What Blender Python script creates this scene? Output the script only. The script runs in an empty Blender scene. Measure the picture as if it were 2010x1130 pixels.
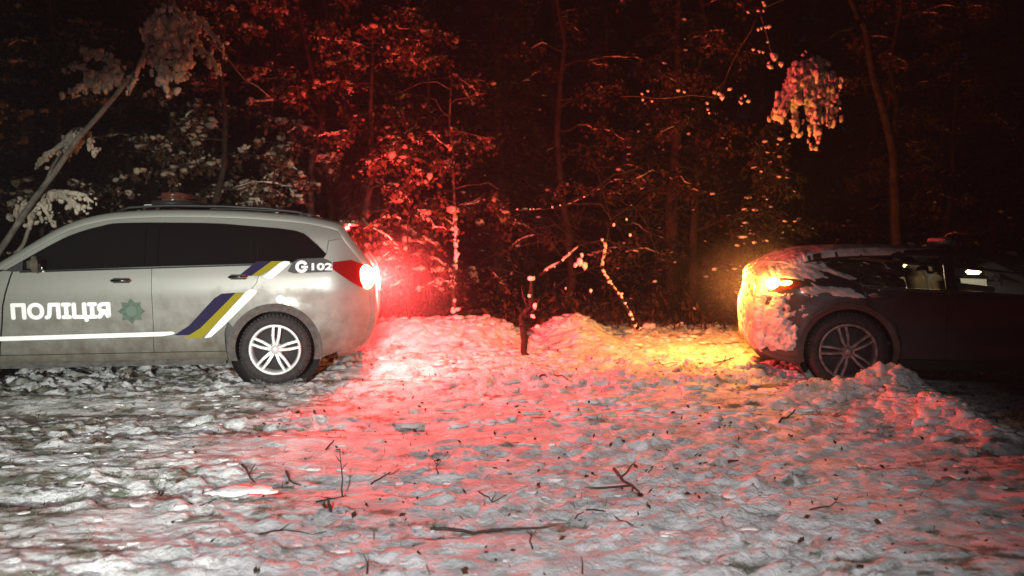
import bpy, bmesh, math, random
import numpy as np
from mathutils import Vector, Matrix
from mathutils.geometry import delaunay_2d_cdt
R = math.radians
scene = bpy.context.scene
col = scene.collection
rnd = random.Random(7)

# ---------------------------------------------------------------- camera
F_PX, PITCH, EYE = 1578.0, R(4.07), 1.5
cam_d = bpy.data.cameras.new('camera'); cam = bpy.data.objects.new('camera', cam_d); col.objects.link(cam)
cam.location = (0, 0, EYE); cam.rotation_euler = (R(90) - PITCH, 0, 0)
cam_d.sensor_width = 36; cam_d.lens = 36 * F_PX / 2010; cam_d.clip_end = 500; cam_d.clip_start = .05
scene.camera = cam
cam_d.dof.use_dof = True; cam_d.dof.focus_distance = 6.0; cam_d.dof.aperture_fstop = 1.6
# ---------------------------------------------------------------- night sky, faint fill sun, exposure
world = bpy.data.worlds.new('World'); scene.world = world; world.use_nodes = True
wn = world.node_tree; bg = wn.nodes['Background']
sky = wn.nodes.new('ShaderNodeTexSky'); sky.sky_type = 'NISHITA'; sky.sun_disc = False
sky.sun_elevation = R(35); sky.sun_rotation = R(200)
wn.links.new(sky.outputs[0], bg.inputs[0]); bg.inputs[1].default_value = 0.00045
sun_d = bpy.data.lights.new('fill_sun', 'SUN'); sun = bpy.data.objects.new('fill_sun', sun_d); col.objects.link(sun)
sun_d.energy = 0.012; sun_d.angle = R(0.5); sun_d.color = (1, .93, .85)
sun.rotation_euler = (R(55), 0, R(-20))  # faint sun added from behind the camera as fill
# two unseen spots added behind the camera light the police car and near snow
for hp, aim, watts, size in (((-.55, -5.5, 1.95), (-3.4, 7.5, .55), 8600, 23.5), ((-.35, -2.4, 3.0), (-.4, 3.9, 0), 2300, 57)):
    sd = bpy.data.lights.new('unseen_front_spot', 'SPOT'); so = bpy.data.objects.new('unseen_front_spot', sd); col.objects.link(so)
    sd.energy = watts; sd.spot_size = R(size); sd.spot_blend = 1.0; sd.shadow_soft_size = .09; sd.color = (.97, 1, .92) if hp[1] < -4 else (1, .95, .96)
    so.location = hp
    so.rotation_euler = (Vector(aim) - Vector(hp)).to_track_quat('-Z', 'Y').to_euler()
scene.view_settings.view_transform = 'Standard'; scene.view_settings.look = 'None'
scene.view_settings.exposure = 0; scene.view_settings.gamma = 1
try: scene.view_settings.use_curve_mapping = False
except Exception: pass
scene.cycles.use_denoising = True
scene.cycles.max_bounces = 6; scene.cycles.volume_bounces = 0; scene.cycles.transparent_max_bounces = 12
scene.cycles.caustics_reflective = False; scene.cycles.caustics_refractive = False
RED_W, AMBER_W = 1000, 250

# ---------------------------------------------------------------- helpers
def ray(u, v):
    a = (u - 1005) / F_PX; b = (565 - v) / F_PX
    return Vector((a, math.cos(PITCH) + b * math.sin(PITCH), -math.sin(PITCH) + b * math.cos(PITCH)))
def at(u, v, Y):
    d = ray(u, v); return Vector((0, 0, EYE)) + d * (Y / d.y)
def gnd(u, v, z=0):
    d = ray(u, v); return Vector((0, 0, EYE)) + d * ((z - EYE) / d.z)
def tag(o, label=None, cat=None, group=None, kind=None):
    if label: o['label'] = label
    if cat: o['category'] = cat
    if group: o['group'] = group
    if kind: o['kind'] = kind
    return o
def empty(name, loc=(0, 0, 0), rz=0):
    o = bpy.data.objects.new(name, None); col.objects.link(o); o.location = loc; o.rotation_euler.z = rz
    o.empty_display_size = .2
    return o
def mobj(name, V, F, mat, parent=None, smooth=True, recalc=False):
    me = bpy.data.meshes.new(name)
    me.from_pydata([tuple(v) for v in V], [], [tuple(f) for f in F])
    if recalc:
        bm = bmesh.new(); bm.from_mesh(me); bmesh.ops.remove_doubles(bm, verts=bm.verts, dist=1e-5)
        bmesh.ops.recalc_face_normals(bm, faces=bm.faces); bm.to_mesh(me); bm.free()
    if smooth:
        me.polygons.foreach_set('use_smooth', [True] * len(me.polygons))
    me.materials.append(mat)
    o = bpy.data.objects.new(name, me); col.objects.link(o); o.parent = parent
    return o
def npmesh(name, V, F, mats, parent=None, smooth=True, midx=None):
    """V (n,3) array, F (m,k) array of equal-sized faces"""
    me = bpy.data.meshes.new(name)
    V = np.asarray(V, np.float32); F = np.asarray(F, np.int32); k = F.shape[1]
    me.vertices.add(len(V)); me.vertices.foreach_set('co', V.ravel())
    me.loops.add(F.size); me.loops.foreach_set('vertex_index', F.ravel())
    me.polygons.add(len(F)); me.polygons.foreach_set('loop_start', np.arange(0, F.size, k, dtype=np.int32))
    me.update(calc_edges=True)
    me.polygons.foreach_set('use_smooth', np.full(len(F), smooth))
    for m in mats: me.materials.append(m)
    if midx is not None: me.polygons.foreach_set('material_index', np.asarray(midx, np.int32))
    o = bpy.data.objects.new(name, me); col.objects.link(o); o.parent = parent
    return o

# numpy noise
def _h(ix, iy, s):
    n = (ix.astype(np.int64) * 374761393 + iy.astype(np.int64) * 668265263 + s * 982451653) & 0xffffffff
    n = ((n ^ (n >> 13)) * 1274126177) & 0xffffffff
    return ((n ^ (n >> 16)) & 0xffff) / 65535.0
def vnoise(x, y, s=0):
    ix = np.floor(x); iy = np.floor(y); fx = x - ix; fy = y - iy
    fx = fx * fx * (3 - 2 * fx); fy = fy * fy * (3 - 2 * fy)
    a = _h(ix, iy, s); b = _h(ix + 1, iy, s); c = _h(ix, iy + 1, s); d = _h(ix + 1, iy + 1, s)
    return (a * (1 - fx) + b * fx) * (1 - fy) + (c * (1 - fx) + d * fx) * fy
def fbm(x, y, s=0, o=4):
    t = 0; a = .5
    for i in range(o):
        t = t + a * vnoise(x * 2 ** i, y * 2 ** i, s + i * 17); a *= .5
    return t
def worley(x, y, s=0):
    ix = np.floor(x); iy = np.floor(y)
    d1 = np.full(x.shape, 9.0); d2 = np.full(x.shape, 9.0); idv = np.zeros(x.shape); rx = np.zeros(x.shape); ry = np.zeros(x.shape)
    for i in (-1, 0, 1):
        for j in (-1, 0, 1):
            cx = ix + i; cy = iy + j
            px = cx + _h(cx, cy, s); py = cy + _h(cx, cy, s + 5)
            d = np.hypot(x - px, y - py)
            n = d < d1
            d2 = np.where(n, d1, np.minimum(d2, d))
            idv = np.where(n, _h(cx, cy, s + 9), idv); rx = np.where(n, x - px, rx); ry = np.where(n, y - py, ry)
            d1 = np.where(n, d, d1)
    return d1, d2, idv, rx, ry
def sst(a, b, x):
    t = np.clip((x - a) / (b - a), 0, 1); return t * t * (3 - 2 * t)

# ---------------------------------------------------------------- materials
def newmat(name):
    m = bpy.data.materials.new(name); m.use_nodes = True
    return m, m.node_tree, m.node_tree.nodes['Principled BSDF']
def simple(name, c, rough=.6, metal=0, coat=0, noise=0, nscale=8, bump=0, bscale=40, spec=.5):
    m, t, b = newmat(name)
    b.inputs['Base Color'].default_value = (*c, 1); b.inputs['Roughness'].default_value = rough
    b.inputs['Metallic'].default_value = metal; b.inputs['Coat Weight'].default_value = coat
    b.inputs['Specular IOR Level'].default_value = spec
    tc = t.nodes.new('ShaderNodeTexCoord')
    if noise:
        n = t.nodes.new('ShaderNodeTexNoise'); n.inputs['Scale'].default_value = nscale; n.inputs['Detail'].default_value = 6
        t.links.new(tc.outputs['Object'], n.inputs['Vector'])
        r = t.nodes.new('ShaderNodeMapRange'); r.inputs[1].default_value = .3; r.inputs[2].default_value = .7
        r.inputs[3].default_value = 1 - noise; r.inputs[4].default_value = 1 + noise
        t.links.new(n.outputs[0], r.inputs[0])
        mx = t.nodes.new('ShaderNodeMix'); mx.data_type = 'RGBA'; mx.blend_type = 'MULTIPLY'; mx.inputs[0].default_value = 1
        mx.inputs[6].default_value = (*c, 1); t.links.new(r.outputs[0], mx.inputs[7]); t.links.new(mx.outputs[2], b.inputs['Base Color'])
    if bump:
        n = t.nodes.new('ShaderNodeTexNoise'); n.inputs['Scale'].default_value = bscale; n.inputs['Detail'].default_value = 5
        t.links.new(tc.outputs['Object'], n.inputs['Vector'])
        bp = t.nodes.new('ShaderNodeBump'); bp.inputs['Strength'].default_value = 1; bp.inputs['Distance'].default_value = bump
        t.links.new(n.outputs[0], bp.inputs['Height']); t.links.new(bp.outputs[0], b.inputs['Normal'])
    return m
def emit(name, c, s):
    m, t, b = newmat(name)
    b.inputs['Base Color'].default_value = (*[x * .3 for x in c], 1)
    b.inputs['Emission Color'].default_value = (*c, 1); b.inputs['Emission Strength'].default_value = s
    return m
def dirty_paint(name, c, dirt, lo, hi, rough=.35, metal=.2, coat=.3):
    """car paint with road dirt rising from the sill"""
    m, t, b = newmat(name)
    tc = t.nodes.new('ShaderNodeTexCoord'); sx = t.nodes.new('ShaderNodeSeparateXYZ'); t.links.new(tc.outputs['Object'], sx.inputs[0])
    n = t.nodes.new('ShaderNodeTexNoise'); n.inputs['Scale'].default_value = 7; n.inputs['Detail'].default_value = 8; n.inputs['Roughness'].default_value = .65
    t.links.new(tc.outputs['Object'], n.inputs['Vector'])
    ma = t.nodes.new('ShaderNodeMath'); ma.operation = 'MULTIPLY_ADD'; ma.inputs[1].default_value = -.9; ma.inputs[2].default_value = .45
    t.links.new(n.outputs[0], ma.inputs[0])
    ad = t.nodes.new('ShaderNodeMath'); ad.operation = 'ADD'; t.links.new(sx.outputs[2], ad.inputs[0]); t.links.new(ma.outputs[0], ad.inputs[1])
    r = t.nodes.new('ShaderNodeMapRange'); r.inputs[1].default_value = lo; r.inputs[2].default_value = hi; r.inputs[3].default_value = 1; r.inputs[4].default_value = .12
    t.links.new(ad.outputs[0], r.inputs[0])
    mx = t.nodes.new('ShaderNodeMix'); mx.data_type = 'RGBA'; mx.inputs[6].default_value = (*c, 1); mx.inputs[7].default_value = (*dirt, 1)
    t.links.new(r.outputs[0], mx.inputs[0]); t.links.new(mx.outputs[2], b.inputs['Base Color'])
    rr = t.nodes.new('ShaderNodeMapRange'); rr.inputs[3].default_value = rough; rr.inputs[4].default_value = .85
    t.links.new(r.outputs[0], rr.inputs[0]); t.links.new(rr.outputs[0], b.inputs['Roughness'])
    b.inputs['Metallic'].default_value = metal; b.inputs['Coat Weight'].default_value = coat; b.inputs['Coat Roughness'].default_value = .15
    return m
def glassmat(name, tint, mixf=.12):
    m, t, b = newmat(name)
    out = t.nodes['Material Output']; tr = t.nodes.new('ShaderNodeBsdfTransparent'); tr.inputs[0].default_value = (*tint, 1)
    gl = t.nodes.new('ShaderNodeBsdfGlossy'); gl.inputs['Roughness'].default_value = .04
    mx = t.nodes.new('ShaderNodeMixShader'); mx.inputs[0].default_value = mixf
    t.links.new(tr.outputs[0], mx.inputs[1]); t.links.new(gl.outputs[0], mx.inputs[2]); t.links.new(mx.outputs[0], out.inputs['Surface'])
    return m
M = {}
M['paint'] = dirty_paint('silver_white_paint', (.275, .28, .25), (.10, .088, .065), .25, .92)
M['dark_paint'] = dirty_paint('dark_paint', (.03, .02, .022), (.075, .06, .055), .3, .9, rough=.25, metal=.3, coat=.6)
M['black'] = simple('black_plastic', (.02, .02, .02), .5)
M['trim'] = simple('grey_arch_plastic', (.075, .07, .062), .8, noise=.4, nscale=20)
M['dark_glass'] = simple('tinted_glass', (.006, .006, .006), .06, spec=.5)
M['glass'] = glassmat('clear_glass', (.75, .78, .74))
M['privacy_glass'] = glassmat('privacy_glass', (.28, .27, .22))
M['tyre'] = simple('rubber', (.022, .021, .02), .85, noise=.5, nscale=30)
M['rim'] = simple('bright_alloy', (.75, .75, .74), .35, metal=.35)
M['rim_dark'] = simple('dirty_alloy', (.20, .17, .17), .5, metal=.4, noise=.5, nscale=15)
M['wheel_dark'] = simple('brake_dust', (.03, .028, .026), .8)
M['chrome'] = simple('chrome', (.8, .8, .8), .15, metal=1)
M['decal_white'] = simple('reflective_white', (.93, .94, .92), .5)
M['decal_blue'] = simple('decal_blue', (.014, .011, .042), .7, spec=.15)
M['decal_yellow'] = simple('decal_yellow', (.24, .21, .01), .7, spec=.15)
M['badge'] = simple('badge_green', (.07, .11, .075), .6, noise=.35, nscale=30)
M['badge_dark'] = simple('badge_dark', (.10, .15, .11), .6)
M['lamp_red'] = simple('red_lens', (.22, .008, .008), .15, coat=.5)
M['red_glow'] = emit('lit_red_lamp', (1, .12, .07), 45)
M['amber_glow'] = emit('lit_amber_lamp', (1, .46, .07), 60)
M['window_glint'] = emit('lit_glint', (1, .72, .36), 14)
M['lining'] = simple('cabin_lining', (.42, .40, .34), .9)
M['pale_patch'] = simple('pale_patch', (.7, .68, .6), .9)
M['dark_seat'] = simple('dark_seat', (.04, .038, .035), .8)
M['bark'] = simple('bark', (.085, .06, .045), .95, noise=.5, nscale=12, bump=.02, bscale=18, spec=.06)
M['pale_bark'] = simple('pale_bark', (.24, .21, .17), .9, noise=.5, nscale=9, bump=.01, bscale=18)
M['dark_bark'] = simple('dark_bark', (.03, .023, .018), .95, noise=.5, nscale=12, bump=.02, bscale=18, spec=.06)
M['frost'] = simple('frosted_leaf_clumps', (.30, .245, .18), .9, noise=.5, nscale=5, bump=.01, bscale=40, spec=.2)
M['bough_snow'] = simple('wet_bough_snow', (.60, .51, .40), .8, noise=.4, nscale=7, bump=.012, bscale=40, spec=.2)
M['wet_bark'] = simple('wet_bark', (.014, .011, .009), .8, noise=.5, nscale=12, bump=.02, bscale=18, spec=.06)
M['leaf'] = simple('brown_leaves', (.055, .032, .018), .95, noise=.6, nscale=3, spec=.08)
M['needle'] = simple('needles', (.025, .03, .018), .95, noise=.5, nscale=3, spec=.08)
M['grass'] = simple('dead_grass', (.085, .09, .045), .95, noise=.5, nscale=6)
M['twig'] = simple('twig_bark', (.045, .035, .028), .95, noise=.5, nscale=20)
def snowmat(name, c=(.78, .78, .77), bump=.008, noise=.08):
    m = simple(name, c, .55, noise=noise, nscale=14, bump=bump, bscale=55, spec=.3)
    return m
M['snow'] = snowmat('snow')
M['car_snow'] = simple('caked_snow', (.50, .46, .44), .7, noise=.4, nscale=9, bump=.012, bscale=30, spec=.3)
def groundmat():
    m, t, b = newmat('churned_snow')
    at_ = t.nodes.new('ShaderNodeAttribute'); at_.attribute_name = 'dirt'
    tc = t.nodes.new('ShaderNodeTexCoord')
    n = t.nodes.new('ShaderNodeTexNoise'); n.inputs['Scale'].default_value = 26; n.inputs['Detail'].default_value = 9; n.inputs['Roughness'].default_value = .7
    t.links.new(tc.outputs['Object'], n.inputs['Vector'])
    n2 = t.nodes.new('ShaderNodeTexNoise'); n2.inputs['Scale'].default_value = 5; n2.inputs['Detail'].default_value = 5
    t.links.new(tc.outputs['Object'], n2.inputs['Vector'])
    ma = t.nodes.new('ShaderNodeMath'); ma.operation = 'MULTIPLY_ADD'; ma.inputs[1].default_value = 1.2; ma.inputs[2].default_value = -.6
    t.links.new(n.outputs[0], ma.inputs[0])
    ad = t.nodes.new('ShaderNodeMath'); ad.operation = 'ADD'; t.links.new(at_.outputs['Fac'], ad.inputs[0]); t.links.new(ma.outputs[0], ad.inputs[1])
    r = t.nodes.new('ShaderNodeMapRange'); r.inputs[1].default_value = .30; r.inputs[2].default_value = .72
    t.links.new(ad.outputs[0], r.inputs[0])
    cr = t.nodes.new('ShaderNodeMix'); cr.data_type = 'RGBA'
    cr.inputs[6].default_value = (.16, .18, .13, 1); cr.inputs[7].default_value = (.24, .19, .16, 1)
    r2 = t.nodes.new('ShaderNodeMapRange'); r2.inputs[1].default_value = .4; r2.inputs[2].default_value = .6; t.links.new(n2.outputs[0], r2.inputs[0])
    t.links.new(r2.outputs[0], cr.inputs[0])
    sc = t.nodes.new('ShaderNodeMix'); sc.data_type = 'RGBA'; sc.inputs[6].default_value = (.56, .57, .57, 1); sc.inputs[7].default_value = (.86, .86, .86, 1)
    t.links.new(r2.outputs[0], sc.inputs[0])
    mx = t.nodes.new('ShaderNodeMix'); mx.data_type = 'RGBA'
    t.links.new(r.outputs[0], mx.inputs[0]); t.links.new(sc.outputs[2], mx.inputs[6]); t.links.new(cr.outputs[2], mx.inputs[7])
    t.links.new(mx.outputs[2], b.inputs['Base Color']); b.inputs['Roughness'].default_value = .7; b.inputs['Specular IOR Level'].default_value = .2
    bp = t.nodes.new('ShaderNodeBump'); bp.inputs['Distance'].default_value = .035; bp.inputs['Strength'].default_value = 1
    t.links.new(n.outputs[0], bp.inputs['Height']); t.links.new(bp.outputs[0], b.inputs['Normal'])
    return m
M['ground'] = groundmat(); M['clod'] = simple('snow_clods', (.60, .60, .59), .7, noise=.45, nscale=6, bump=.01, bscale=60, spec=.2)

# ---------------------------------------------------------------- ground
POLICE_O = Vector((-2.317, 7.8, 0)); POLICE_YAW = R(8)
OTHER_O = Vector((3.163, 7.5, .005)); OTHER_YAW = R(-9.5)
def ground_fields(x, y):
    big = fbm(x * .35, y * .35, 3, 3) - .45
    mid = fbm(x * 1.3, y * 1.6, 11, 3) - .45
    wx = x + .12 * (fbm(x * 3, y * 3, 21, 2) - .4); wy = y + .12 * (fbm(x * 3, y * 3, 31, 2) - .4)
    d1, d2, idv, rx, ry = worley(wx * 5.5, wy * 9.5, 41)
    plate = (idv - .5) * .040 + (rx * (idv - .5) + ry * (_h(np.floor(idv * 997), np.floor(idv * 331), 3) - .5)) * .07
    plate = plate * sst(0, .18, d2 - d1)
    e1, e2, ide, _, _ = worley(wx * 15, wy * 24, 71)
    small = (ide - .5) * .020 * sst(0, .2, e2 - e1)
    fine = (fbm(x * 16, y * 26, 51, 4) - .45) * .045
    rough = .45 + .85 * sst(.3, .55, fbm(x * .9, y * 1.3, 61, 3))
    # the churned heap between the cars and the berm behind
    heap = .09 * np.exp(-((x - 3.15) / .7) ** 4 - ((y - 7.10) / .22) ** 2) * (.5 + vnoise(x * 7, y * 7, 93)) + .08 * np.exp(-((x - 1.2) / 1.7) ** 2 - ((y - 7.6) / .7) ** 2)
    berm = .30 * sst(9.6, 10.6, y + .4 * (vnoise(x * 1.1, y * 0, 5) - .5)) * (1 - .8 * sst(11.2, 12.6, y))
    berm = berm * (.7 + .6 * vnoise(x * 2.1, y * .7, 77))
    gap = np.exp(-((x - .22) / .22) ** 2) * sst(8.6, 9.6, y)
    berm = berm * (1 - .9 * gap)
    berm = berm * (1 - .8 * sst(.8, 1.5, x) * (1 - sst(3.4, 3.9, x)))
    # thrown ridge at the right car's rear wheel, running towards the camera
    cx = 3.36 + .02 * (y - 6)
    ridge = .15 * np.exp(-((x - cx) / .26) ** 2) * sst(5.2, 5.9, y) * (1 - sst(6.9, 7.6, y)) * (.6 + .8 * vnoise(x * 5, y * 5, 91))
    ridge2 = .06 * np.exp(-((y - 7.05 - .25 * (x - 3)) / .2) ** 2) * sst(1.6, 2.4, x) * (1 - sst(3.6, 4.0, x))
    trench = -.10 * sst(3.7, 4.0, x) * sst(5.6, 6.3, y) * (1 - sst(8, 9.5, y))
    # tyre track with a smooth floor in front of the cars
    calm = np.exp(-((y - 7.1 - .14 * x) / .35) ** 2) * (1 - sst(0, 1, x))
    z = big * .10 + mid * .06 + (plate + small + fine) * rough * (.75 + .6 * sst(6, 8, y)) * (1 - .6 * calm) + heap + berm + ridge + ridge2 + trench
    z = z - .045 * calm
    rut = (np.exp(-((y - 6.15 - .10 * x - .1 * vnoise(x * 1.3, y * 0, 201)) / .16) ** 2) + np.exp(-((y - 4.75 - .12 * x - .1 * vnoise(x * 1.1, y * 0, 203)) / .14) ** 2) * .8) * (1 - sst(-.6, .3, x)) * sst(-4.5, -3, x)
    z = z - .035 * rut + .03 * np.exp(-((x - .25 - .55 * (8.2 - y) * .3) / .16) ** 2) * sst(5.5, 6.5, y) * (1 - sst(8, 9, y))
    # rut ridges running left to right in the foreground
    z = z + .02 * np.sin((y + .25 * fbm(x * .5, y * .5, 8, 2)) * 9) * fbm(x * .6, y * 2.5, 9, 2)
    # settle around the wheels
    d = np.hypot(x - POLICE_O.x, y - POLICE_O.y); z = z * (.3 + .7 * sst(.15, .7, d))
    dirt = .25 + .8 * (fbm(x * .9, y * 2.0, 101, 4) - .47) + 1.5 * (fbm(x * 4.5, y * 13, 111, 3) - .43)
    dirt = dirt - 2.0 * (plate + small) * rough + .42 * (_h(np.floor(idv * 9973), np.floor(idv * 31), 6) - .5) + .40 * (_h(np.floor(ide * 9973), np.floor(ide * 31), 7) - .5)
    dirt = dirt + .16 * sst(-.5, -3.2, x) * 1.0 * (1 - sst(8.5, 9.5, y)) + .25 * sst(2.2, 4.0, x) * sst(7, 5.0, y)
    dirt = dirt - .3 * np.exp(-((x - .6) / 1.8) ** 2) * (1 - sst(5, 6.5, y) * .3) - .25 * sst(.03, .2, heap + berm + ridge + ridge2)
    dirt = dirt + .8 * sst(11.6, 13, y)
    return z, dirt
xs = np.concatenate([-9 - np.geomspace(.05, 90, 26)[::-1], np.arange(-9, 9.001, .0235), 9 + np.geomspace(.05, 90, 26)])
ys = [1.6]
while ys[-1] < 13.5: ys.append(ys[-1] + .012 + .0025 * (ys[-1] - 1.6))
ys = np.array(ys); ys = np.concatenate([1.6 - np.geomspace(.03, 60, 30)[::-1], ys, ys[-1] + np.geomspace(.05, 110, 30)])
GX, GY = np.meshgrid(xs, ys)
GZ, GD = ground_fields(GX, GY)
fade = 1 - sst(20, 60, np.hypot(GX, GY)); GZ = GZ * fade
nx, ny = len(xs), len(ys)
idx = np.arange(nx * ny).reshape(ny, nx)
Fq = np.stack([idx[:-1, :-1], idx[:-1, 1:], idx[1:, 1:], idx[1:, :-1]], -1).reshape(-1, 4)
g = npmesh('ground', np.stack([GX, GY, GZ], -1).reshape(-1, 3), Fq, [M['ground']])
a = g.data.attributes.new('dirt', 'FLOAT', 'POINT'); a.data.foreach_set('value', GD.ravel().astype(np.float32))
tag(g, 'churned patchy snow with dead grass showing through', kind='structure')
def gz(x, y):
    z, d = ground_fields(np.array([float(x)]), np.array([float(y)])); return float(z[0])

# ---------------------------------------------------------------- blobs, leaves, tubes
def blob_variants(n, sub=1, amp=.28, seed=3):
    out = []
    r = np.random.RandomState(seed)
    for i in range(n):
        bm = bmesh.new(); bmesh.ops.create_icosphere(bm, subdivisions=sub, radius=1)
        V = np.array([v.co[:] for v in bm.verts]); F = np.array([[v.index for v in f.verts] for f in bm.faces]); bm.free()
        ph = r.rand(3, 3) * 6
        d = sum(np.sin(V @ (r.randn(3) * 1.9) + ph[k, 0]) for k in range(3)) / 3
        V = V * (1 + amp * d[:, None] + r.randn(len(V), 1) * (.07 if amp < .4 else .11)); V[:, 2] = np.where(V[:, 2] > .45, .45 + (V[:, 2] - .45) * .4, V[:, 2])
        out.append((V, F))
    return out
BLOB = blob_variants(10, 2)
CHUNK = blob_variants(12, 1, .5, 9); CLOD = blob_variants(14, 2, .42, 19)
def scatter(name, base, C, S, seed, mat, parent=None, rot=True, smooth=True):
    """base variants placed at centres C with per-axis sizes S, one mesh"""
    r = np.random.RandomState(seed); Vs = []; Fs = []; off = 0
    for c, s in zip(C, S):
        V, F = base[r.randint(len(base))]
        a = r.rand() * 6.283 if rot else 0; ca, sa = math.cos(a), math.sin(a)
        W = V @ np.array([[ca, -sa, 0], [sa, ca, 0], [0, 0, 1]])
        W = W * np.asarray(s) + np.asarray(c)
        Vs.append(W); Fs.append(F + off); off += len(V)
    if not Vs: return None
    return npmesh(name, np.concatenate(Vs), np.concatenate(Fs), [mat], parent, smooth)
def leaves(name, C, size, seed, mat, parent=None, droop=.3, aspect=.55):
    r = np.random.RandomState(seed); n = len(C); C = np.asarray(C)
    d = r.randn(n, 3); d[:, 2] -= droop; d /= np.linalg.norm(d, axis=1)[:, None]
    e = np.cross(d, r.randn(n, 3)); e /= np.linalg.norm(e, axis=1)[:, None]
    s = size * (.6 + .8 * r.rand(n, 1))
    V = np.stack([C, C + d * s * .5 + e * s * aspect * .5, C + d * s, C + d * s * .5 - e * s * aspect * .5], 1).reshape(-1, 3)
    F = np.arange(n * 4).reshape(-1, 4)
    return npmesh(name, V, F, [mat], parent, False)
class Tubes:
    def __init__(s): s.V = []; s.F = []
    def add(s, P, rad, sides=6):
        P = [Vector(p) for p in P]; n0 = len(s.V); prev = None
        for i, p in enumerate(P):
            t = (P[min(i + 1, len(P) - 1)] - P[max(i - 1, 0)]).normalized()
            u = t.cross(Vector((.3, .2, 1)) if abs(t.z) < .9 else Vector((1, 0, 0))).normalized() if prev is None else (prev - t * prev.dot(t)).normalized()
            prev = u; w = t.cross(u); r_ = rad[i] if hasattr(rad, '__len__') else rad
            for k in range(sides):
                a_ = 2 * math.pi * k / sides; s.V.append(p + (u * math.cos(a_) + w * math.sin(a_)) * r_)
        for i in range(len(P) - 1):
            for k in range(sides):
                a0 = n0 + i * sides + k; a1 = n0 + i * sides + (k + 1) % sides
                s.F.append((a0, a1, a1 + sides, a0 + sides))
        s.F.append(tuple(n0 + k for k in range(sides))[::-1]); s.F.append(tuple(n0 + (len(P) - 1) * sides + k for k in range(sides)))
    def obj(s, name, mat, parent=None): return mobj(name, s.V, s.F, mat, parent, True)
def wob(P0, P1, n, amp, r, sag=0):
    P0 = Vector(P0); P1 = Vector(P1); L = (P1 - P0).length; out = []; o = Vector((0, 0, 0))
    for i in range(n + 1):
        t = i / n
        if 0 < i < n: o = o * .6 + Vector((r.gauss(0, 1), r.gauss(0, 1), r.gauss(0, 1))) * amp * L
        else: o = o * (0 if i == 0 else .3)
        out.append(P0.lerp(P1, t) + o + Vector((0, 0, -sag * L * 4 * t * (1 - t) if sag < 0 else -sag * L * t * t)))
    return out
def lerp_path(P, t):
    f = t * (len(P) - 1); i = min(int(f), len(P) - 2); return P[i].lerp(P[i + 1], f - i)

def ridge(tb, P, s0, r, t0=.12, t1=.95, n=10):
    Q = []; Rr = []
    for k in range(n + 1):
        t = t0 + (t1 - t0) * k / n; p = lerp_path(P, t); a_ = s0 * r.uniform(.55, 1.3) * (.5 if k in (0, n) else 1); Q.append(p + Vector((r.gauss(0, s0 * .2), r.gauss(0, s0 * .2), a_ * .7))); Rr.append(a_ * (.25 if k in (0, n) else 1))
    tb.add(Q, Rr, 6)
def broadleaf(x, y, h, seed, label, group, name='snowy_tree', lean=(0, 0), n_limb=16, low=.8, reach=1.4, leafn=2200, snown=420, bark='dark_bark',
              sblob=.055, trunk_r=.07, leaf='leaf', thin=False):
    r = random.Random(seed); z0 = gz(x, y) - .05
    root = empty(name, (x, y, z0)); tag(root, label, 'tree', group)
    tr = Tubes(); br = Tubes(); C = []; SN = []; SS = []
    top = Vector((lean[0], lean[1], h))
    trunk = wob((0, 0, 0), top, 9, .015, r); rad = [trunk_r * (1 - .8 * i / 9) for i in range(10)]
    tr.add(trunk, rad, 8)
    tips = []
    for k in range(n_limb):
        t = low / h + (1 - low / h) * (k + r.random()) / n_limb; t = min(t, .99)
        p = lerp_path(trunk, t); a_ = r.random() * 6.283; L = reach * (1.15 - .65 * t) * r.uniform(.6, 1.1)
        q = p + Vector((math.cos(a_) * L, math.sin(a_) * L, L * r.uniform(.05, .7)))
        P = wob(p, q, 6, .035, r, sag=.25); r0 = trunk_r * .42 * (1 - .6 * t)
        br.add(P, [max(.004, r0 * (1 - .8 * i / 6)) for i in range(7)], 5)
        tips.append((P, 1.0))
        for j in range(4):
            tt = r.uniform(.25, .95); p2 = lerp_path(P, tt); a2 = a_ + r.choice((-1, 1)) * r.uniform(.4, 1.2); L2 = L * .5 * r.uniform(.5, 1.1)
            q2 = p2 + Vector((math.cos(a2) * L2, math.sin(a2) * L2, L2 * r.uniform(-.5, .4)))
            P2 = wob(p2, q2, 4, .05, r, sag=.3); br.add(P2, [max(.003, r0 * .45 * (1 - .8 * i / 4)) for i in range(5)], 4)
            tips.append((P2, .8))
    for _ in range(leafn):
        P, w = r.choice(tips); p = lerp_path(P, r.uniform(.25, 1)); C.append(p + Vector((r.gauss(0, .07), r.gauss(0, .07), r.gauss(-.03, .06))))
    for _ in range(snown):
        P, w = r.choice(tips); p = lerp_path(P, r.uniform(.15, 1)); s_ = sblob * r.choice((.35, .45, .5, .6, .8, 1)) * r.uniform(.7, 1.15)
        SN.append(p + Vector((r.gauss(0, .03), r.gauss(0, .03), s_ * .35))); SS.append((s_ * r.uniform(.6, 1.7), s_ * r.uniform(.6, 1.7), s_ * r.uniform(.45, 1.5)))
    tr.obj('trunk', M[bark], root); br.obj('branches', M['dark_bark'], root)
    if leafn: leaves('crown', np.array(C), .075, seed, M[leaf], root)['kind'] = 'stuff'
    if snown:
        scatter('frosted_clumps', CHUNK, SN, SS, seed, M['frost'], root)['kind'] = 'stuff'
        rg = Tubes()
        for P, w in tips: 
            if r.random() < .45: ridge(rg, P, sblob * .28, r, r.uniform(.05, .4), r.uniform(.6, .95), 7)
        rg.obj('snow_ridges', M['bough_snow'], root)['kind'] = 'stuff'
    return root

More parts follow.
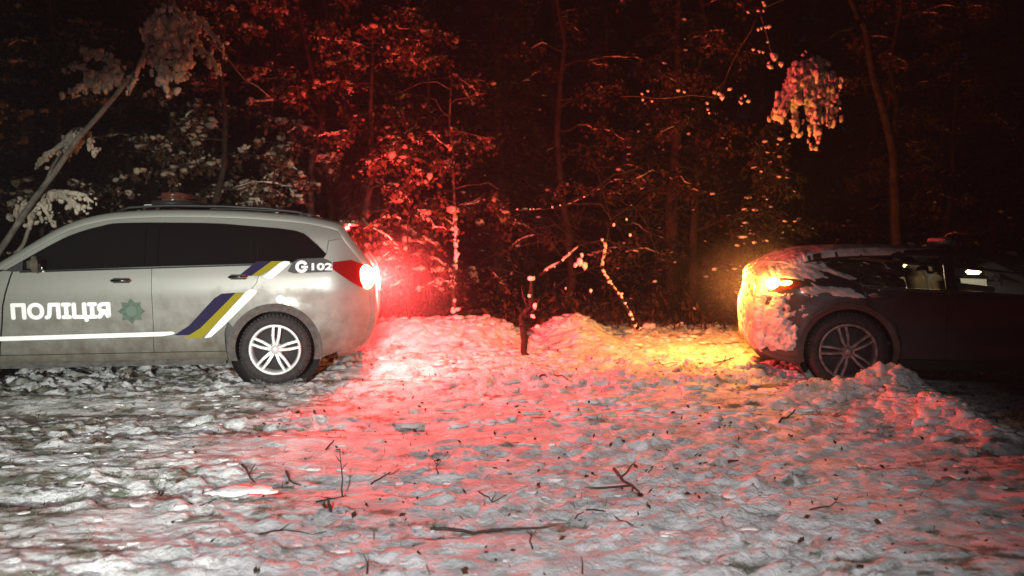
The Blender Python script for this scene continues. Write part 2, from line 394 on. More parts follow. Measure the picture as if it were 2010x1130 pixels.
def conifer(x, y, h, seed, label, group, name='spruce_tree', reach=1.5, snown=160, needn=5200, low=.5, step=.22):
    r = random.Random(seed); z0 = gz(x, y) - .05 if y < 20 else -.05
    root = empty(name, (x, y, z0)); tag(root, label, 'tree', group)
    tr = Tubes(); br = Tubes(); C = []; SN = []; SS = []; bows = []
    tr.add(wob((0, 0, 0), (r.gauss(0, .1), r.gauss(0, .1), h), 7, .004, r), [.13 * h / 6 * (1 - .9 * i / 7) for i in range(8)], 8)
    z = low
    while z < h - .15:
        n = r.randint(4, 6)
        for k in range(n):
            a_ = r.random() * 6.283; L = reach * (1 - z / h) ** .8 * r.uniform(.6, 1.1) + .1
            p = Vector((0, 0, z + r.uniform(-.08, .08))); q = p + Vector((math.cos(a_) * L, math.sin(a_) * L, -L * r.uniform(.1, .5)))
            P = wob(p, q, 4, .03, r, sag=.1); br.add(P, [.018 * (1 - .75 * i / 4) for i in range(5)], 4); bows.append((P, a_, L))
        z += step * r.uniform(.8, 1.2)
    tot = sum(b[2] for b in bows)
    for P, a_, L in bows:
        for _ in range(int(needn * L / tot)):
            t = r.random() ** .8; p = lerp_path(P, t); w = .22 * L * (1 - t * .6)
            C.append(p + Vector((-math.sin(a_), math.cos(a_), 0)) * r.gauss(0, w) + Vector((0, 0, r.gauss(-.05, .05))))
        for _ in range(int(snown * L / tot + r.random())):
            t = r.uniform(.3, 1); p = lerp_path(P, t); s_ = r.uniform(.015, .045)
            SN.append(p + Vector((-math.sin(a_), math.cos(a_), 0)) * r.gauss(0, .15 * L) + Vector((0, 0, s_ * .3))); SS.append((s_ * r.uniform(.8, 1.5), s_ * r.uniform(.8, 1.5), s_ * .6))
    tr.obj('trunk', M['dark_bark'], root); br.obj('branches', M['dark_bark'], root)
    leaves('crown', np.array(C), .10, seed, M['needle'], root, .5, .28)['kind'] = 'stuff'
    if SN: scatter('snow_clumps', CHUNK, SN, SS, seed, M['snow'], root)['kind'] = 'stuff'
    return root

# ---------------------------------------------------------------- car builder
def inside(poly, x, y):
    c = False; n = len(poly); j = n - 1
    for i in range(n):
        xi, yi = poly[i]; xj, yj = poly[j]
        if (yi > y) != (yj > y) and x < (xj - xi) * (y - yi) / (yj - yi) + xi: c = not c
        j = i
    return c
def area(P): return .5 * sum(P[i][0] * P[(i + 1) % len(P)][1] - P[(i + 1) % len(P)][0] * P[i][1] for i in range(len(P)))
def shrink(P, d):
    if area(P) < 0: P = P[::-1]
    n = len(P); out = []
    for i in range(n):
        a_ = Vector(P[i - 1]); b_ = Vector(P[i]); c_ = Vector(P[(i + 1) % n])
        e1 = (b_ - a_).normalized(); e2 = (c_ - b_).normalized()
        n1 = Vector((-e1.y, e1.x)); n2 = Vector((-e2.y, e2.x)); m = (n1 + n2)
        k = 1 / max(.35, 1 + n1.dot(n2))
        out.append(tuple(b_ + m * d * k))
    return out
def resample(P, s):
    out = []; n = len(P)
    for i in range(n):
        a_ = Vector(P[i]); b_ = Vector(P[(i + 1) % n]); k = max(1, int(math.ceil((b_ - a_).length / s)))
        for j in range(k): out.append(tuple(a_.lerp(b_, j / k)))
    return out
def dist_poly(P, x, y):
    m = 9
    for i in range(len(P)):
        ax, ay = P[i - 1]; bx, by = P[i]; dx, dy = bx - ax, by - ay; L = dx * dx + dy * dy + 1e-12
        t = max(0, min(1, ((x - ax) * dx + (y - ay) * dy) / L)); m = min(m, math.hypot(x - ax - t * dx, y - ay - t * dy))
    return m
def catmull(P, k=4):
    out = []; n = len(P)
    for i in range(n - 1):
        p0, p1, p2, p3 = [Vector(P[max(0, min(n - 1, i + j))]) for j in (-1, 0, 1, 2)]
        for j in range(k):
            t = j / k
            q = .5 * ((2 * p1) + (p2 - p0) * t + (2 * p0 - 5 * p1 + 4 * p2 - p3) * t * t + (3 * p1 - p0 - 3 * p2 + p3) * t ** 3)
            out.append((q.x, q.y))
    out.append(tuple(P[-1])); return out
def circ(cx, cz, r_, a0, a1, n=20): return [(cx + r_ * math.cos(R(a0 + (a1 - a0) * i / n)), cz + r_ * math.sin(R(a0 + (a1 - a0) * i / n))) for i in range(n + 1)]

class Car:
    def __init__(s, root, W, sil, rad, crown):
        s.root = root; s.W = W; s.crown = crown
        s.sil = catmull(sil, 4); n = len(s.sil)
        s.N = []
        for i in range(n):
            t = (Vector(s.sil[min(n - 1, i + 1)]) - Vector(s.sil[max(0, i - 1)])).normalized(); s.N.append(Vector((t.y, -t.x)))
        c = Vector((sum(p[0] for p in s.sil) / n, sum(p[1] for p in s.sil) / n))
        if sum((Vector(p) - c).dot(nn) for p, nn in zip(s.sil, s.N)) < 0: s.N = [-v for v in s.N]
        s.rad = rad
    def inset(s, i, extra=0):
        p = Vector(s.sil[i]); r_ = s.rad(p.x, p.y); return p - s.N[i] * (r_ + s.crown + extra)
    def side_outline(s):
        return [tuple(s.inset(i)) for i in range(len(s.sil))]
    def panel(s, name, outer, mat, holes=(), side=-1, off=0, depth=.018, sp=.06, gap=.0025, parent=None, label=None):
        outer = shrink(outer, gap) if gap else outer
        outer = resample(outer, sp); H = [resample(h, sp) for h in holes]
        pts = list(outer); edges = [(i, (i + 1) % len(outer)) for i in range(len(outer))]
        for h in H:
            b0 = len(pts); pts += h; edges += [(b0 + i, b0 + (i + 1) % len(h)) for i in range(len(h))]
        X = [p[0] for p in outer]; Z = [p[1] for p in outer]
        x = min(X) + sp * .5
        while x < max(X):
            z = min(Z) + sp * .5
            while z < max(Z):
                if inside(outer, x, z) and not any(inside(h, x, z) for h in H) and dist_poly(outer, x, z) > sp * .4 and all(dist_poly(h, x, z) > sp * .4 for h in H): pts.append((x, z))
                z += sp
            x += sp
        r_ = delaunay_2d_cdt([Vector(p) for p in pts], edges, [], 0, 1e-5)
        v2 = r_[0]; tris = []
        for f in r_[2]:
            cx = sum(v2[i].x for i in f) / len(f); cz = sum(v2[i].y for i in f) / len(f)
            if inside(outer, cx, cz) and not any(inside(h, cx, cz) for h in H): tris.append(tuple(f))
        V = [(p.x, side * (s.W(p.x, p.y) + off), p.y) for p in v2]
        # rim turned inward
        cnt = {}
        for f in tris:
            for k in range(len(f)):
                e = (f[k], f[(k + 1) % len(f)]); cnt[tuple(sorted(e))] = cnt.get(tuple(sorted(e)), 0) + 1
        F = [f if side < 0 else f[::-1] for f in tris]; mp = {}
        if depth:
            for f in tris:
                for k in range(len(f)):
                    e = (f[k], f[(k + 1) % len(f)])
                    if cnt[tuple(sorted(e))] == 1:
                        q = [len(V) + i_ for i_ in range(4)]
                        V += [V[e[1]], V[e[0]]] + [(V[w][0], V[w][1] - side * depth, V[w][2]) for w in e]
                        ff = tuple(q); F.append(ff if side < 0 else ff[::-1])
        me = bpy.data.meshes.new(name); me.from_pydata(V, [], F); me.materials.append(mat)
        me.polygons.foreach_set('use_smooth', [k < len(tris) for k in range(len(F))])
        o = bpy.data.objects.new(name, me); col.objects.link(o); o.parent = parent or s.root
        if label: o['label'] = label
        return o
    def both(s, name, outer, mat, **k):
        a_ = s.panel(name, outer, mat, side=-1, **k); b_ = s.panel(name, outer, mat, side=1, **k); return a_, b_
    def cap(s, name, i0, i1, mat, part='all', off=0, parent=None):
        if part == 'edge': return [s.cap(name, i0, i1, mat, p_, off, parent) for p_ in ('left', 'right')]
        """strip over the silhouette: part 'all', 'mid' (flat middle) or 'edge' (both rounded corners)"""
        V = []; rows = []
        for i in range(i0, i1 + 1):
            p = Vector(s.sil[i]); r_ = s.rad(p.x, p.y); q = s.inset(i); Wi = s.W(q.x, q.y) + off * .7; Wr = Wi - r_
            prof = []
            for k in range(9):
                y = Wr * k / 8; prof.append((y, s.crown * (y / Wi) ** 2))
            for k in range(1, 8):
                a_ = R(90 * k / 7); y = Wr + r_ * math.sin(a_); prof.append((y, s.crown * min(1, (y / Wi) ** 2) + r_ * (1 - math.cos(a_))))
            row = []
            full = [(-y, d) for y, d in prof[::-1]] + prof[1:]
            for y, d in full:
                c = p - s.N[i] * (d - off); row.append(len(V)); V.append((c.x, y, c.y))
            rows.append(row)
        m = len(rows[0]); F = []
        for a_, b_ in zip(rows, rows[1:]):
            for k in range(m - 1):
                mid = 7 <= k < m - 8
                if part == 'all' or (part == 'mid' and mid) or (part == 'left' and k < 7) or (part == 'right' and k >= m - 8): F.append((a_[k], a_[k + 1], b_[k + 1], b_[k]))
        used = sorted({v for f in F for v in f}); mp = {v: i for i, v in enumerate(used)}
        return mobj(name, [V[v] for v in used], [[mp[v] for v in f] for f in F], mat, parent or s.root, True, recalc=False)
    def idx(s, x, z): return min(range(len(s.sil)), key=lambda i: (s.sil[i][0] - x) ** 2 + (s.sil[i][1] - z) ** 2)

def lathe(prof, seg=48, y0=0):
    """profile of (radius, y) turned round the Y axis"""
    V = []; F = []
    for r_, y in prof:
        for k in range(seg):
            a_ = 2 * math.pi * k / seg; V.append((r_ * math.cos(a_), y, r_ * math.sin(a_)))
    for i in range(len(prof) - 1):
        for k in range(seg):
            F.append((i * seg + k, i * seg + (k + 1) % seg, (i + 1) * seg + (k + 1) % seg, (i + 1) * seg + k))
    return V, F
def wheel(root, loc, r_, side, rim_r, rimmat, spokes='double', rot=0):
    """outer face on -Y for side=-1"""
    w = empty('wheel', loc); w.parent = root; w['label'] = 'road wheel'
    w.rotation_euler.z = 0 if side < 0 else math.pi
    tp = [(rim_r - .005, .03), (rim_r + .005, -.005), (rim_r + .02, -.012), (r_ - .045, -.018), (r_ - .015, -.006), (r_, .02), (r_, .19), (r_ - .02, .215), (rim_r, .22)]
    V, F = lathe(tp); mobj('tyre', V, F, M['tyre'], w)
    # tread blocks
    Vt = []; Ft = []
    for k in range(56):
        for (ya, yb, ph) in ((.012, .08, 0), (.125, .2, .5)):
            a0 = 2 * math.pi * (k + ph) / 56; a1 = a0 + 2 * math.pi * .62 / 56; b0 = len(Vt)
            for rr in (r_ - .004, r_ + .008):
                for a_ in (a0, a1):
                    for yy in (ya, yb): Vt.append((rr * math.cos(a_), yy, rr * math.sin(a_)))
            for f in ((4, 5, 7, 6), (0, 1, 5, 4), (2, 6, 7, 3), (0, 4, 6, 2), (1, 3, 7, 5)): Ft.append([b0 + i for i in f])
    tb = mobj('tread', Vt, Ft, M['tyre'], w, False); tb['kind'] = 'stuff'
    V, F = lathe([(rim_r + .004, -.012), (rim_r - .002, -.020), (rim_r - .016, -.018), (rim_r - .026, .0), (rim_r - .03, .06), (rim_r - .03, .17)]); mobj('rim', V, F, M[rimmat], w)
    V, F = lathe([(.02, .085), (rim_r - .035, .08), (rim_r - .03, .17)], 40); mobj('brake_disc', V, F, M['wheel_dark'], w)
    pairs = 5
    def bar(a_, da0, da1, r0, r1, w0, w1, y0, y1):
        V = []
        for (rr, aa, ww, yy) in ((r0, a_ + da0, w0, y0), ((r0 + r1) / 2, a_ + (da0 + da1) / 2, (w0 + w1) / 2, (y0 + y1) / 2 - .006), (r1, a_ + da1, w1, y1)):
            c = Vector((rr * math.cos(aa), yy, rr * math.sin(aa))); t = Vector((-math.sin(aa), 0, math.cos(aa)))
            V += [c - t * ww, c - t * ww * .55 + Vector((0, -.012, 0)), c + t * ww * .55 + Vector((0, -.012, 0)), c + t * ww, c + t * ww * .8 + Vector((0, .03, 0)), c - t * ww * .8 + Vector((0, .03, 0))]
        F = []
        for i in range(2):
            for k in range(6): F.append((i * 6 + k, i * 6 + (k + 1) % 6, i * 6 + 6 + (k + 1) % 6, i * 6 + 6 + k))
        F += [(0, 1, 2, 3, 4, 5), (17, 16, 15, 14, 13, 12)]
        mobj('spoke', V, F, M[rimmat], w, False, recalc=True)
    for k in range(pairs):
        a_ = R(85 + rot) + k * 2 * math.pi / pairs
        for sg in (-1, 1): bar(a_, sg * .28, sg * .135, .045, rim_r - .018, .017, .015, .0, -.004)
    V, F = lathe([(.0, -.02), (.03, -.02), (.034, -.014), (.062, -.004), (.068, .03)], 24); mobj('hub_cap', V, F, M[rimmat], w)
    for k in range(5):
        a_ = R(49 + rot) + k * 2 * math.pi / 5; V, F = lathe([(0, -.014), (.008, -.014), (.009, .0)], 8)
        mobj('wheel_nut', [(v[0] + .05 * math.cos(a_), v[1], v[2] + .05 * math.sin(a_)) for v in V], F, M['chrome'], w)
    return w
def box_bm(sx, sy, sz, bevel=.01, seg=2):
    bm = bmesh.new(); bmesh.ops.create_cube(bm, size=1); bmesh.ops.scale(bm, vec=(sx, sy, sz), verts=bm.verts)
    bmesh.ops.bevel(bm, geom=bm.edges[:], offset=bevel, segments=seg, affect='EDGES'); return bm
def rbox(name, loc, size, mat, parent, bevel=.01, rot=(0, 0, 0), seg=2):
    bm = box_bm(*size, bevel, seg); me = bpy.data.meshes.new(name); bm.to_mesh(me); bm.free(); me.materials.append(mat)
    me.polygons.foreach_set('use_smooth', [True] * len(me.polygons))
    o = bpy.data.objects.new(name, me); col.objects.link(o); o.parent = parent; o.location = loc; o.rotation_euler = rot; return o
def ellipsoid(name, loc, rad, mat, parent, sub=3):
    bm = bmesh.new(); bmesh.ops.create_icosphere(bm, subdivisions=sub, radius=1); bmesh.ops.scale(bm, vec=rad, verts=bm.verts)
    me = bpy.data.meshes.new(name); bm.to_mesh(me); bm.free(); me.materials.append(mat)
    me.polygons.foreach_set('use_smooth', [True] * len(me.polygons))
    o = bpy.data.objects.new(name, me); col.objects.link(o); o.parent = parent; o.location = loc; return o
def decal_text(name, body, car, x0, z0, width, height, off, mat, parent, bold=.0, space=1.0):
    cu = bpy.data.curves.new(name, 'FONT'); cu.body = body; cu.resolution_u = 4; cu.space_character = space
    t = bpy.data.objects.new(name, cu); col.objects.link(t); bpy.context.view_layer.update()
    me = bpy.data.meshes.new_from_object(t.evaluated_get(bpy.context.evaluated_depsgraph_get())); bpy.data.objects.remove(t)
    xs_ = [v.co.x for v in me.vertices]; ys_ = [v.co.y for v in me.vertices]; a0, a1, b0, b1 = min(xs_), max(xs_), min(ys_), max(ys_)
    bm = bmesh.new()
    for k in range(9 if bold else 1):
        dx, dz = (0, 0) if k == 0 else (bold * math.cos(k * math.pi / 4), bold * math.sin(k * math.pi / 4))
        b2 = bmesh.new(); b2.from_mesh(me)
        vs = []
        for v in b2.verts:
            x = x0 + dx + (v.co.x - a0) / (a1 - a0) * width; z = z0 + dz + (v.co.y - b0) / (b1 - b0) * height
            vs.append(bm.verts.new((x, -(car.W(x, z) + off + k * .0004), z)))
        b2.verts.ensure_lookup_table()
        for f in b2.faces:
            try: bm.faces.new([vs[v.index] for v in f.verts])
            except ValueError: pass
        b2.free()
    bm.to_mesh(me); bm.free(); me.materials.clear(); me.materials.append(mat)
    o = bpy.data.objects.new(name, me); col.objects.link(o); o.parent = parent; return o

# ================================================================ POLICE CAR
pc = empty('police_car', (0, 0, 0), POLICE_YAW)
tag(pc, 'silver white police estate car with blue and yellow chevron stripes, its red rear lamp lit', 'police car')
# local frame: x rearward from the rear axle, -y towards the camera, outer wheel face at y=-.90
PW = .90; FWX = -3.05
e_ = Vector((math.cos(POLICE_YAW), math.sin(POLICE_YAW), 0)); n_ = Vector((-e_.y, e_.x, 0))
pc.location = POLICE_O + n_ * PW
def Wp(x, z):
    w = .895
    if z > 1.05: w -= (z - 1.05) * .26 + max(0, z - 1.45) * .25
    if z < .5: w -= (.5 - z) ** 2 * .55
    w += .012 * math.exp(-((z - .92) / .07) ** 2) - .012 * math.exp(-((z - .62) / .12) ** 2)   # shoulder crease and door scoop
    w += .018 * math.exp(-((math.hypot(x, z - .34) - .46) / .06) ** 2) * (1 if z > .3 else 0)
    if x > .45: w -= .30 * ((x - .45) / .6) ** 2.4
    if x < -3.35: w -= .45 * ((-3.35 - x) / .65) ** 2.2
    return w
P_SIL = [(.60, .235), (.77, .27), (.90, .36), (.96, .50), (.995, .66), (.985, .85), (.985, 1.0), (.96, 1.13), (.87, 1.27), (.74, 1.44), (.68, 1.53),
         (.61, 1.585), (.47, 1.62), (.24, 1.66), (-.11, 1.69), (-.49, 1.71), (-1.05, 1.715), (-1.5, 1.69), (-1.79, 1.63), (-2.02, 1.53), (-2.36, 1.31), (-2.66, 1.13),
         (-2.95, 1.085), (-3.35, 1.05), (-3.72, .96), (-3.9, .80), (-3.97, .52), (-3.87, .3), (-3.55, .235)]
car = Car(pc, Wp, P_SIL, lambda x, z: .07 if z > 1.15 else .055, .012)
IX = car.idx
i_b = IX(.985, .85); i_l = IX(.87, 1.27); i_g = IX(.74, 1.44); i_s = IX(.68, 1.53); i_r = IX(-1.62, 1.665); i_w = IX(-2.66, 1.13); i_h = IX(-3.8, .9); n_end = len(car.sil) - 1
car.cap('rear_bumper', 0, i_b, M['paint']); car.cap('tailgate', i_b, i_l, M['paint'])
tgw = car.cap('rear_window', i_l, i_s, M['dark_glass'], 'mid'); car.cap('rear_pillar', i_l, i_s, M['paint'], 'edge')
car.cap('roof', i_s, i_r, M['paint']); car.cap('windscreen', i_r, i_w, M['dark_glass'], 'mid'); car.cap('windscreen_pillar', i_r, i_w, M['paint'], 'edge')
car.cap('bonnet', i_w, i_h, M['paint']); car.cap('front_bumper', i_h, n_end, M['paint'])
# side outline pieces
so = car.side_outline()
def seg(a_, b_): return so[a_:b_ + 1]
BELT = [(-2.40, 1.125), (-2.06, 1.13), (-1.24, 1.155), (-.22, 1.18), (.22, 1.19), (.46, 1.215)]
WTOP = [(.50, 1.27), (.37, 1.40), (.20, 1.50), (-.29, 1.55), (-.67, 1.575), (-1.41, 1.575), (-1.63, 1.54), (-1.87, 1.46), (-2.09, 1.34), (-2.36, 1.17)]
WTOP = catmull(WTOP, 3)
arch_r = circ(0, .34, .452, -13, 193, 26); arch_f = circ(FWX, .34, .452, -13, 193, 26)
gapx = [(-.10, 1.175), (-.16, 1.0), (-.30, .82), (-.44, .62)]      # rear door's trailing edge, curving round the arch
# quarter panel: from rear outline round to door gap
qp = [p for p in so[:IX(.49, 1.625) + 1] if p[1] > .24]
a_r = [p for p in arch_r if p[0] > 0 or p[1] > .34]
# polygon: rear bottom -> up rear -> quarter under the window -> belt -> door gap -> over arch -> back
i_q = min(range(len(so)), key=lambda i: (so[i][0] - .66) ** 2 + (so[i][1] - 1.42) ** 2)
lower = [(.455, .235)] + [p for p in so[:i_q + 1] if p[0] > .5]
top_q = [(.46, 1.38), (.50, 1.27), (.46, 1.215), (.22, 1.19), (-.10, 1.178)]
car.both('quarter_panel', [(.45, .25)] + [p for p in so[:i_q + 1] if p[0] > .55] + [(.52, 1.40)] + top_q[1:] + gapx[1:] + arch_r[::-1][0:0] + [p for p in circ(0, .34, .452, 150, -11, 22)], M['paint'], sp=.05)
# roof rail band above the windows
i_t = i_r
band = [p for p in so[i_q:IX(-2.50, 1.21) + 1]] + [(-2.42, 1.135)] + WTOP[::-1] + [(.52, 1.40)]
car.both('roof_side', band, M['paint'], sp=.05)
car.both('rear_door', [(-1.13, .335), (-.46, .335), (-.47, .52)] + gapx[::-1] + [(-.22, 1.178), (-1.13, 1.158)], M['paint'], sp=.06)
car.both('front_door', [(-2.5, .335), (-1.13, .335), (-1.13, 1.158), (-2.06, 1.128), (-2.36, 1.122), (-2.45, .80)], M['paint'], sp=.06)
i_f0 = IX(-2.70, 1.10); fr = [p for p in so[i_f0:] if p[0] < -3.15]
fsill = [p for p in circ(FWX, .34, .452, 0, 194, 22)]
car.both('front_wing', [(-2.51, .335), (-2.46, .80), (-2.37, 1.122), (-2.44, 1.13)] + [p for p in so[IX(-2.66, 1.13):] if p[0] < -2.46 and p[1] > .25] + [p for p in circ(FWX, .34, .452, 190, 2, 22)], M['paint'], sp=.07)
car.both('sill', [(-2.575, .235), (-.455, .235), (-.46, .332), (-2.565, .332)], M['paint'], off=-.004)
for cx in (0, FWX):
    car.both('wheel_arch_trim', circ(cx, .34, .458, -14, 194, 30) + circ(cx, .34, .375, 197, -17, 26), M['trim'], off=.008, depth=.05, sp=.05)
car.both('sill_trim', [(-2.56, .20), (-.47, .20), (-.47, .262), (-2.56, .262)], M['trim'], off=.006, depth=.1)
# windows and pillars
def clip_x(poly, a_, b_):
    out = []
    def cut(P, x, keep):
        o = []
        for i in range(len(P)):
            p, q = P[i - 1], P[i]; ip = keep(p[0]); iq = keep(q[0])
            if ip != iq: t = (x - p[0]) / (q[0] - p[0]); o.append((x, p[1] + t * (q[1] - p[1])))
            if iq: o.append(q)
        return o
    P = cut(poly, a_, lambda v: v >= a_); return cut(P, b_, lambda v: v <= b_)
WIN = BELT + WTOP
car.both('front_window', clip_x(WIN, -2.28, -1.20), M['dark_glass'], off=-.008); car.both('rear_window_pane', clip_x(WIN, -1.08, -.22), M['dark_glass'], off=-.008)
car.both('quarter_window', clip_x(WIN, -.16, .6), M['dark_glass'], off=-.006)
car.both('door_pillar', clip_x(WIN, -1.20, -1.08), M['dark_glass'], off=-.006); car.both('window_pillar', clip_x(WIN, -.22, -.16), M['dark_glass'], off=-.006)
car.both('mirror_corner', clip_x(WIN, -2.6, -2.28), M['black'], off=-.003)
car.both('inner_shell', [(-3.6, .3), (.7, .3), (.87, .6), (.82, 1.05), (.45, 1.42), (-.2, 1.5), (-1.4, 1.52), (-2.2, 1.2), (-3.5, .9)], M['black'], holes=[circ(0, .34, .43, 0, 360, 24)[:-1], circ(FWX, .34, .43, 0, 360, 24)[:-1]], off=-.04, depth=0, sp=.12)
# chrome strip under the windows
car.both('window_strip', [(-2.3, 1.108), (-.2, 1.163), (.12, 1.172), (.12, 1.182), (-.2, 1.176), (-2.3, 1.122)], M['chrome'], off=.006, gap=0)
for cx in (0, FWX):
    for sd in (-1, 1):
        V, F = lathe([(.44, 0), (.44, .34), (.05, .34)], 40); mobj('wheel_well', [(v[0] + cx, sd * (.86 - v[1]), v[2] + .34) for v in V], F, M['black'], pc)
        wheel(pc, (cx, sd * PW, .34), .335, sd, .245, 'rim')
rbox('underbody', (-1.5, 0, .30), (4.4, 1.2, .12), M['black'], pc)
# lamp
LAMP = [(.56, 1.195), (.74, 1.215), (.89, 1.15), (.925, 1.08), (.925, .96), (.83, .935), (.74, .99), (.56, 1.12)]
la = car.both('tail_lamp', LAMP, M['lamp_red'], off=.010, depth=.03, sp=.04)
la[0]['label'] = 'red tail lamp, lit'
lx, ly = .875, -(Wp(.875, 1.03) - .015)
blb = ellipsoid('lit_lamp', (lx, ly, 1.035), (.095, .07, .125), M['red_glow'], la[0])
rd = bpy.data.lights.new('tail_lamp_light', 'POINT'); rd.energy = RED_W; rd.color = (1, .06, .055); rd.shadow_soft_size = .05
ro = bpy.data.objects.new('tail_lamp_light', rd); col.objects.link(ro); ro.parent = pc; ro.location = (lx + .15, ly + .20, 1.04)
ro2 = bpy.data.objects.new('tail_lamp_light', rd.copy()); ro2.data.energy = RED_W * .3; col.objects.link(ro2); ro2.parent = pc; ro2.location = (1.12, .45, 1.05)
rbox('tailgate_lamp_strip', (.955, 0, 1.09), (.03, 1.1, .05), M['chrome'], pc)
rbox('number_plate', (.995, 0, .93), (.012, .52, .115), M['decal_white'], pc, .003)
# spoiler, its white highlight put in as a small glowing spot
rbox('rear_spoiler', (.65, 0, 1.57), (.20, 1.12, .035), M['paint'], pc, .014)
ellipsoid('spoiler_highlight', (.69, -.60, 1.53), (.022, .02, .018), emit('glowing_highlight', (1, .8, .6), 3), pc, 2)
# roof rails
for sd in (-1, 1):
    t = Tubes(); ys_ = sd * .60
    t.add([(.30, ys_, 1.645), (.22, ys_, 1.685), (-.1, ys_, 1.722), (-.5, ys_, 1.742), (-1.05, ys_, 1.748), (-1.4, ys_, 1.728), (-1.5, ys_, 1.69)], .013, 8); t.obj('roof_rail', M['black'], pc)
# handles, fuel flap, mirror
def handle(x, z):
    y = -(Wp(x, z) + .022)
    for sd in (-1, 1):
        h = rbox('door_handle', (x, sd * (Wp(x, z) + .024), z), (.19, .018, .026), M['chrome'], pc, .008)
        rbox('handle_recess', (0, -sd * .02, 0), (.15, .012, .05), M['trim'], h, .004)
handle(-.33, 1.055); handle(-1.40, 1.03)
for sd in (-1, 1):
    mr = rbox('wing_mirror', (-2.12, sd * (Wp(-2.1, 1.15) + .11), 1.19), (.10, .2, .15), M['paint'], pc, .04, seg=3)
    rbox('mirror_glass', (.052, 0, 0), (.006, .15, .10), M['dark_glass'], mr, .002); rbox('mirror_stalk', (0, -sd * .11, -.055), (.06, .12, .03), M['black'], mr, .01)
car.panel('arch_glint', circ(.06, .835, .04, 0, 360, 16)[:-1], M['decal_white'], off=.003, gap=0, depth=.003, label='white disc for the highlight of a small reflector above the rear wheel')  # white disc stands in for a bright highlight
# decals
dec = M['decal_white']
car.panel('white_stripe', [(-3.1, .463), (-1.05, .492), (-.96, .505), (-.93, .52), (-.96, .533), (-3.1, .505)], dec, off=.004, gap=0, depth=.004)
car.panel('blue_stripe', [(-.94, .498), (-.80, .498), (-.70, .56), (-.355, .905), (-.49, .895), (-.56, .85), (-.80, .59)], M['decal_blue'], off=.004, gap=0, depth=.004)
car.panel('yellow_stripe', [(-.80, .498), (-.86, .47), (-.69, .465), (-.55, .60), (-.275, .905), (-.352, .905), (-.70, .56)], M['decal_yellow'], off=.0045, gap=0, depth=.004)
car.panel('white_chevron', [(-.66, .468), (-.60, .475), (-.44, .62), (-.17, .89), (-.16, .925), (-.21, .935), (-.26, .91), (-.53, .62)], dec, off=.005, gap=0, depth=.004)
car.panel('blue_chevron', [(-.33, 1.065), (-.21, 1.065), (-.02, 1.205), (-.16, 1.205)], M['decal_blue'], off=.010, gap=0, depth=.006)
car.panel('yellow_chevron', [(-.21, 1.065), (-.12, 1.065), (.09, 1.205), (-.02, 1.205)], M['decal_yellow'], off=.0105, gap=0, depth=.006)
car.panel('white_chevron', [(-.10, 1.055), (-.05, 1.035), (-.01, 1.04), (.15, 1.175), (.15, 1.20), (.10, 1.205), (.06, 1.19)], dec, off=.011, gap=0, depth=.006)
car.panel('dark_band', [(.13, 1.105), (.19, 1.085), (.55, 1.10), (.55, 1.195), (.47, 1.235), (.23, 1.225), (.18, 1.195)], M['black'], off=.004, gap=0, depth=.004)
decal_text('lettering', 'ПОЛІЦІЯ', car, -2.375, .652, .86, .165, .006, dec, pc, bold=.011, space=1.0)['label'] = 'white reflective lettering on the front door'
decal_text('emergency_number', '102', car, .365, 1.118, .19, .062, .010, dec, pc, bold=.005)
# phone mark: ring with a handset gap
car.panel('phone_ring', circ(.265, 1.15, .060, 25, 335, 26) + circ(.265, 1.15, .030, 335, 25, 20), dec, off=.010, gap=0, depth=.003, sp=.02)
rb = car.panel('handset', [(.262, 1.135), (.325, 1.135), (.325, 1.158), (.262, 1.158)], dec, off=.0105, gap=0, depth=.003, sp=.02)
# eight pointed star badge
st = []
for k in range(16):
    a_ = R(22.5 * k + 90); rr = .125 if k % 2 == 0 else .088
    st.append((-1.32 + rr * math.cos(a_), .735 + rr * math.sin(a_)))
bd = car.panel('star_badge', st, M['badge'], off=.004, gap=0, depth=.004, sp=.04)
car.panel('badge_centre', circ(-1.32, .735, .05, 0, 360, 20)[:-1], M['badge_dark'], off=.0055, gap=0, depth=.004, sp=.03, parent=bd)
# beacon on the roof
bk = empty('roof_beacon', (-1.05, 0, 1.75)); bk.parent = pc
rbox('beacon_base', (0, 0, .025), (.34, 1.10, .05), M['black'], bk, .015)
rbox('beacon_lens', (.01, 0, .085), (.26, 1.05, .09), simple('beacon_lens', (.09, .03, .02), .25, coat=.5), bk, .04, seg=4)
rbox('beacon_highlight', (-.20, -.44, .0), (.11, .05, .022), M['decal_white'], bk, .005)  # white block put in for the highlight by the beacon
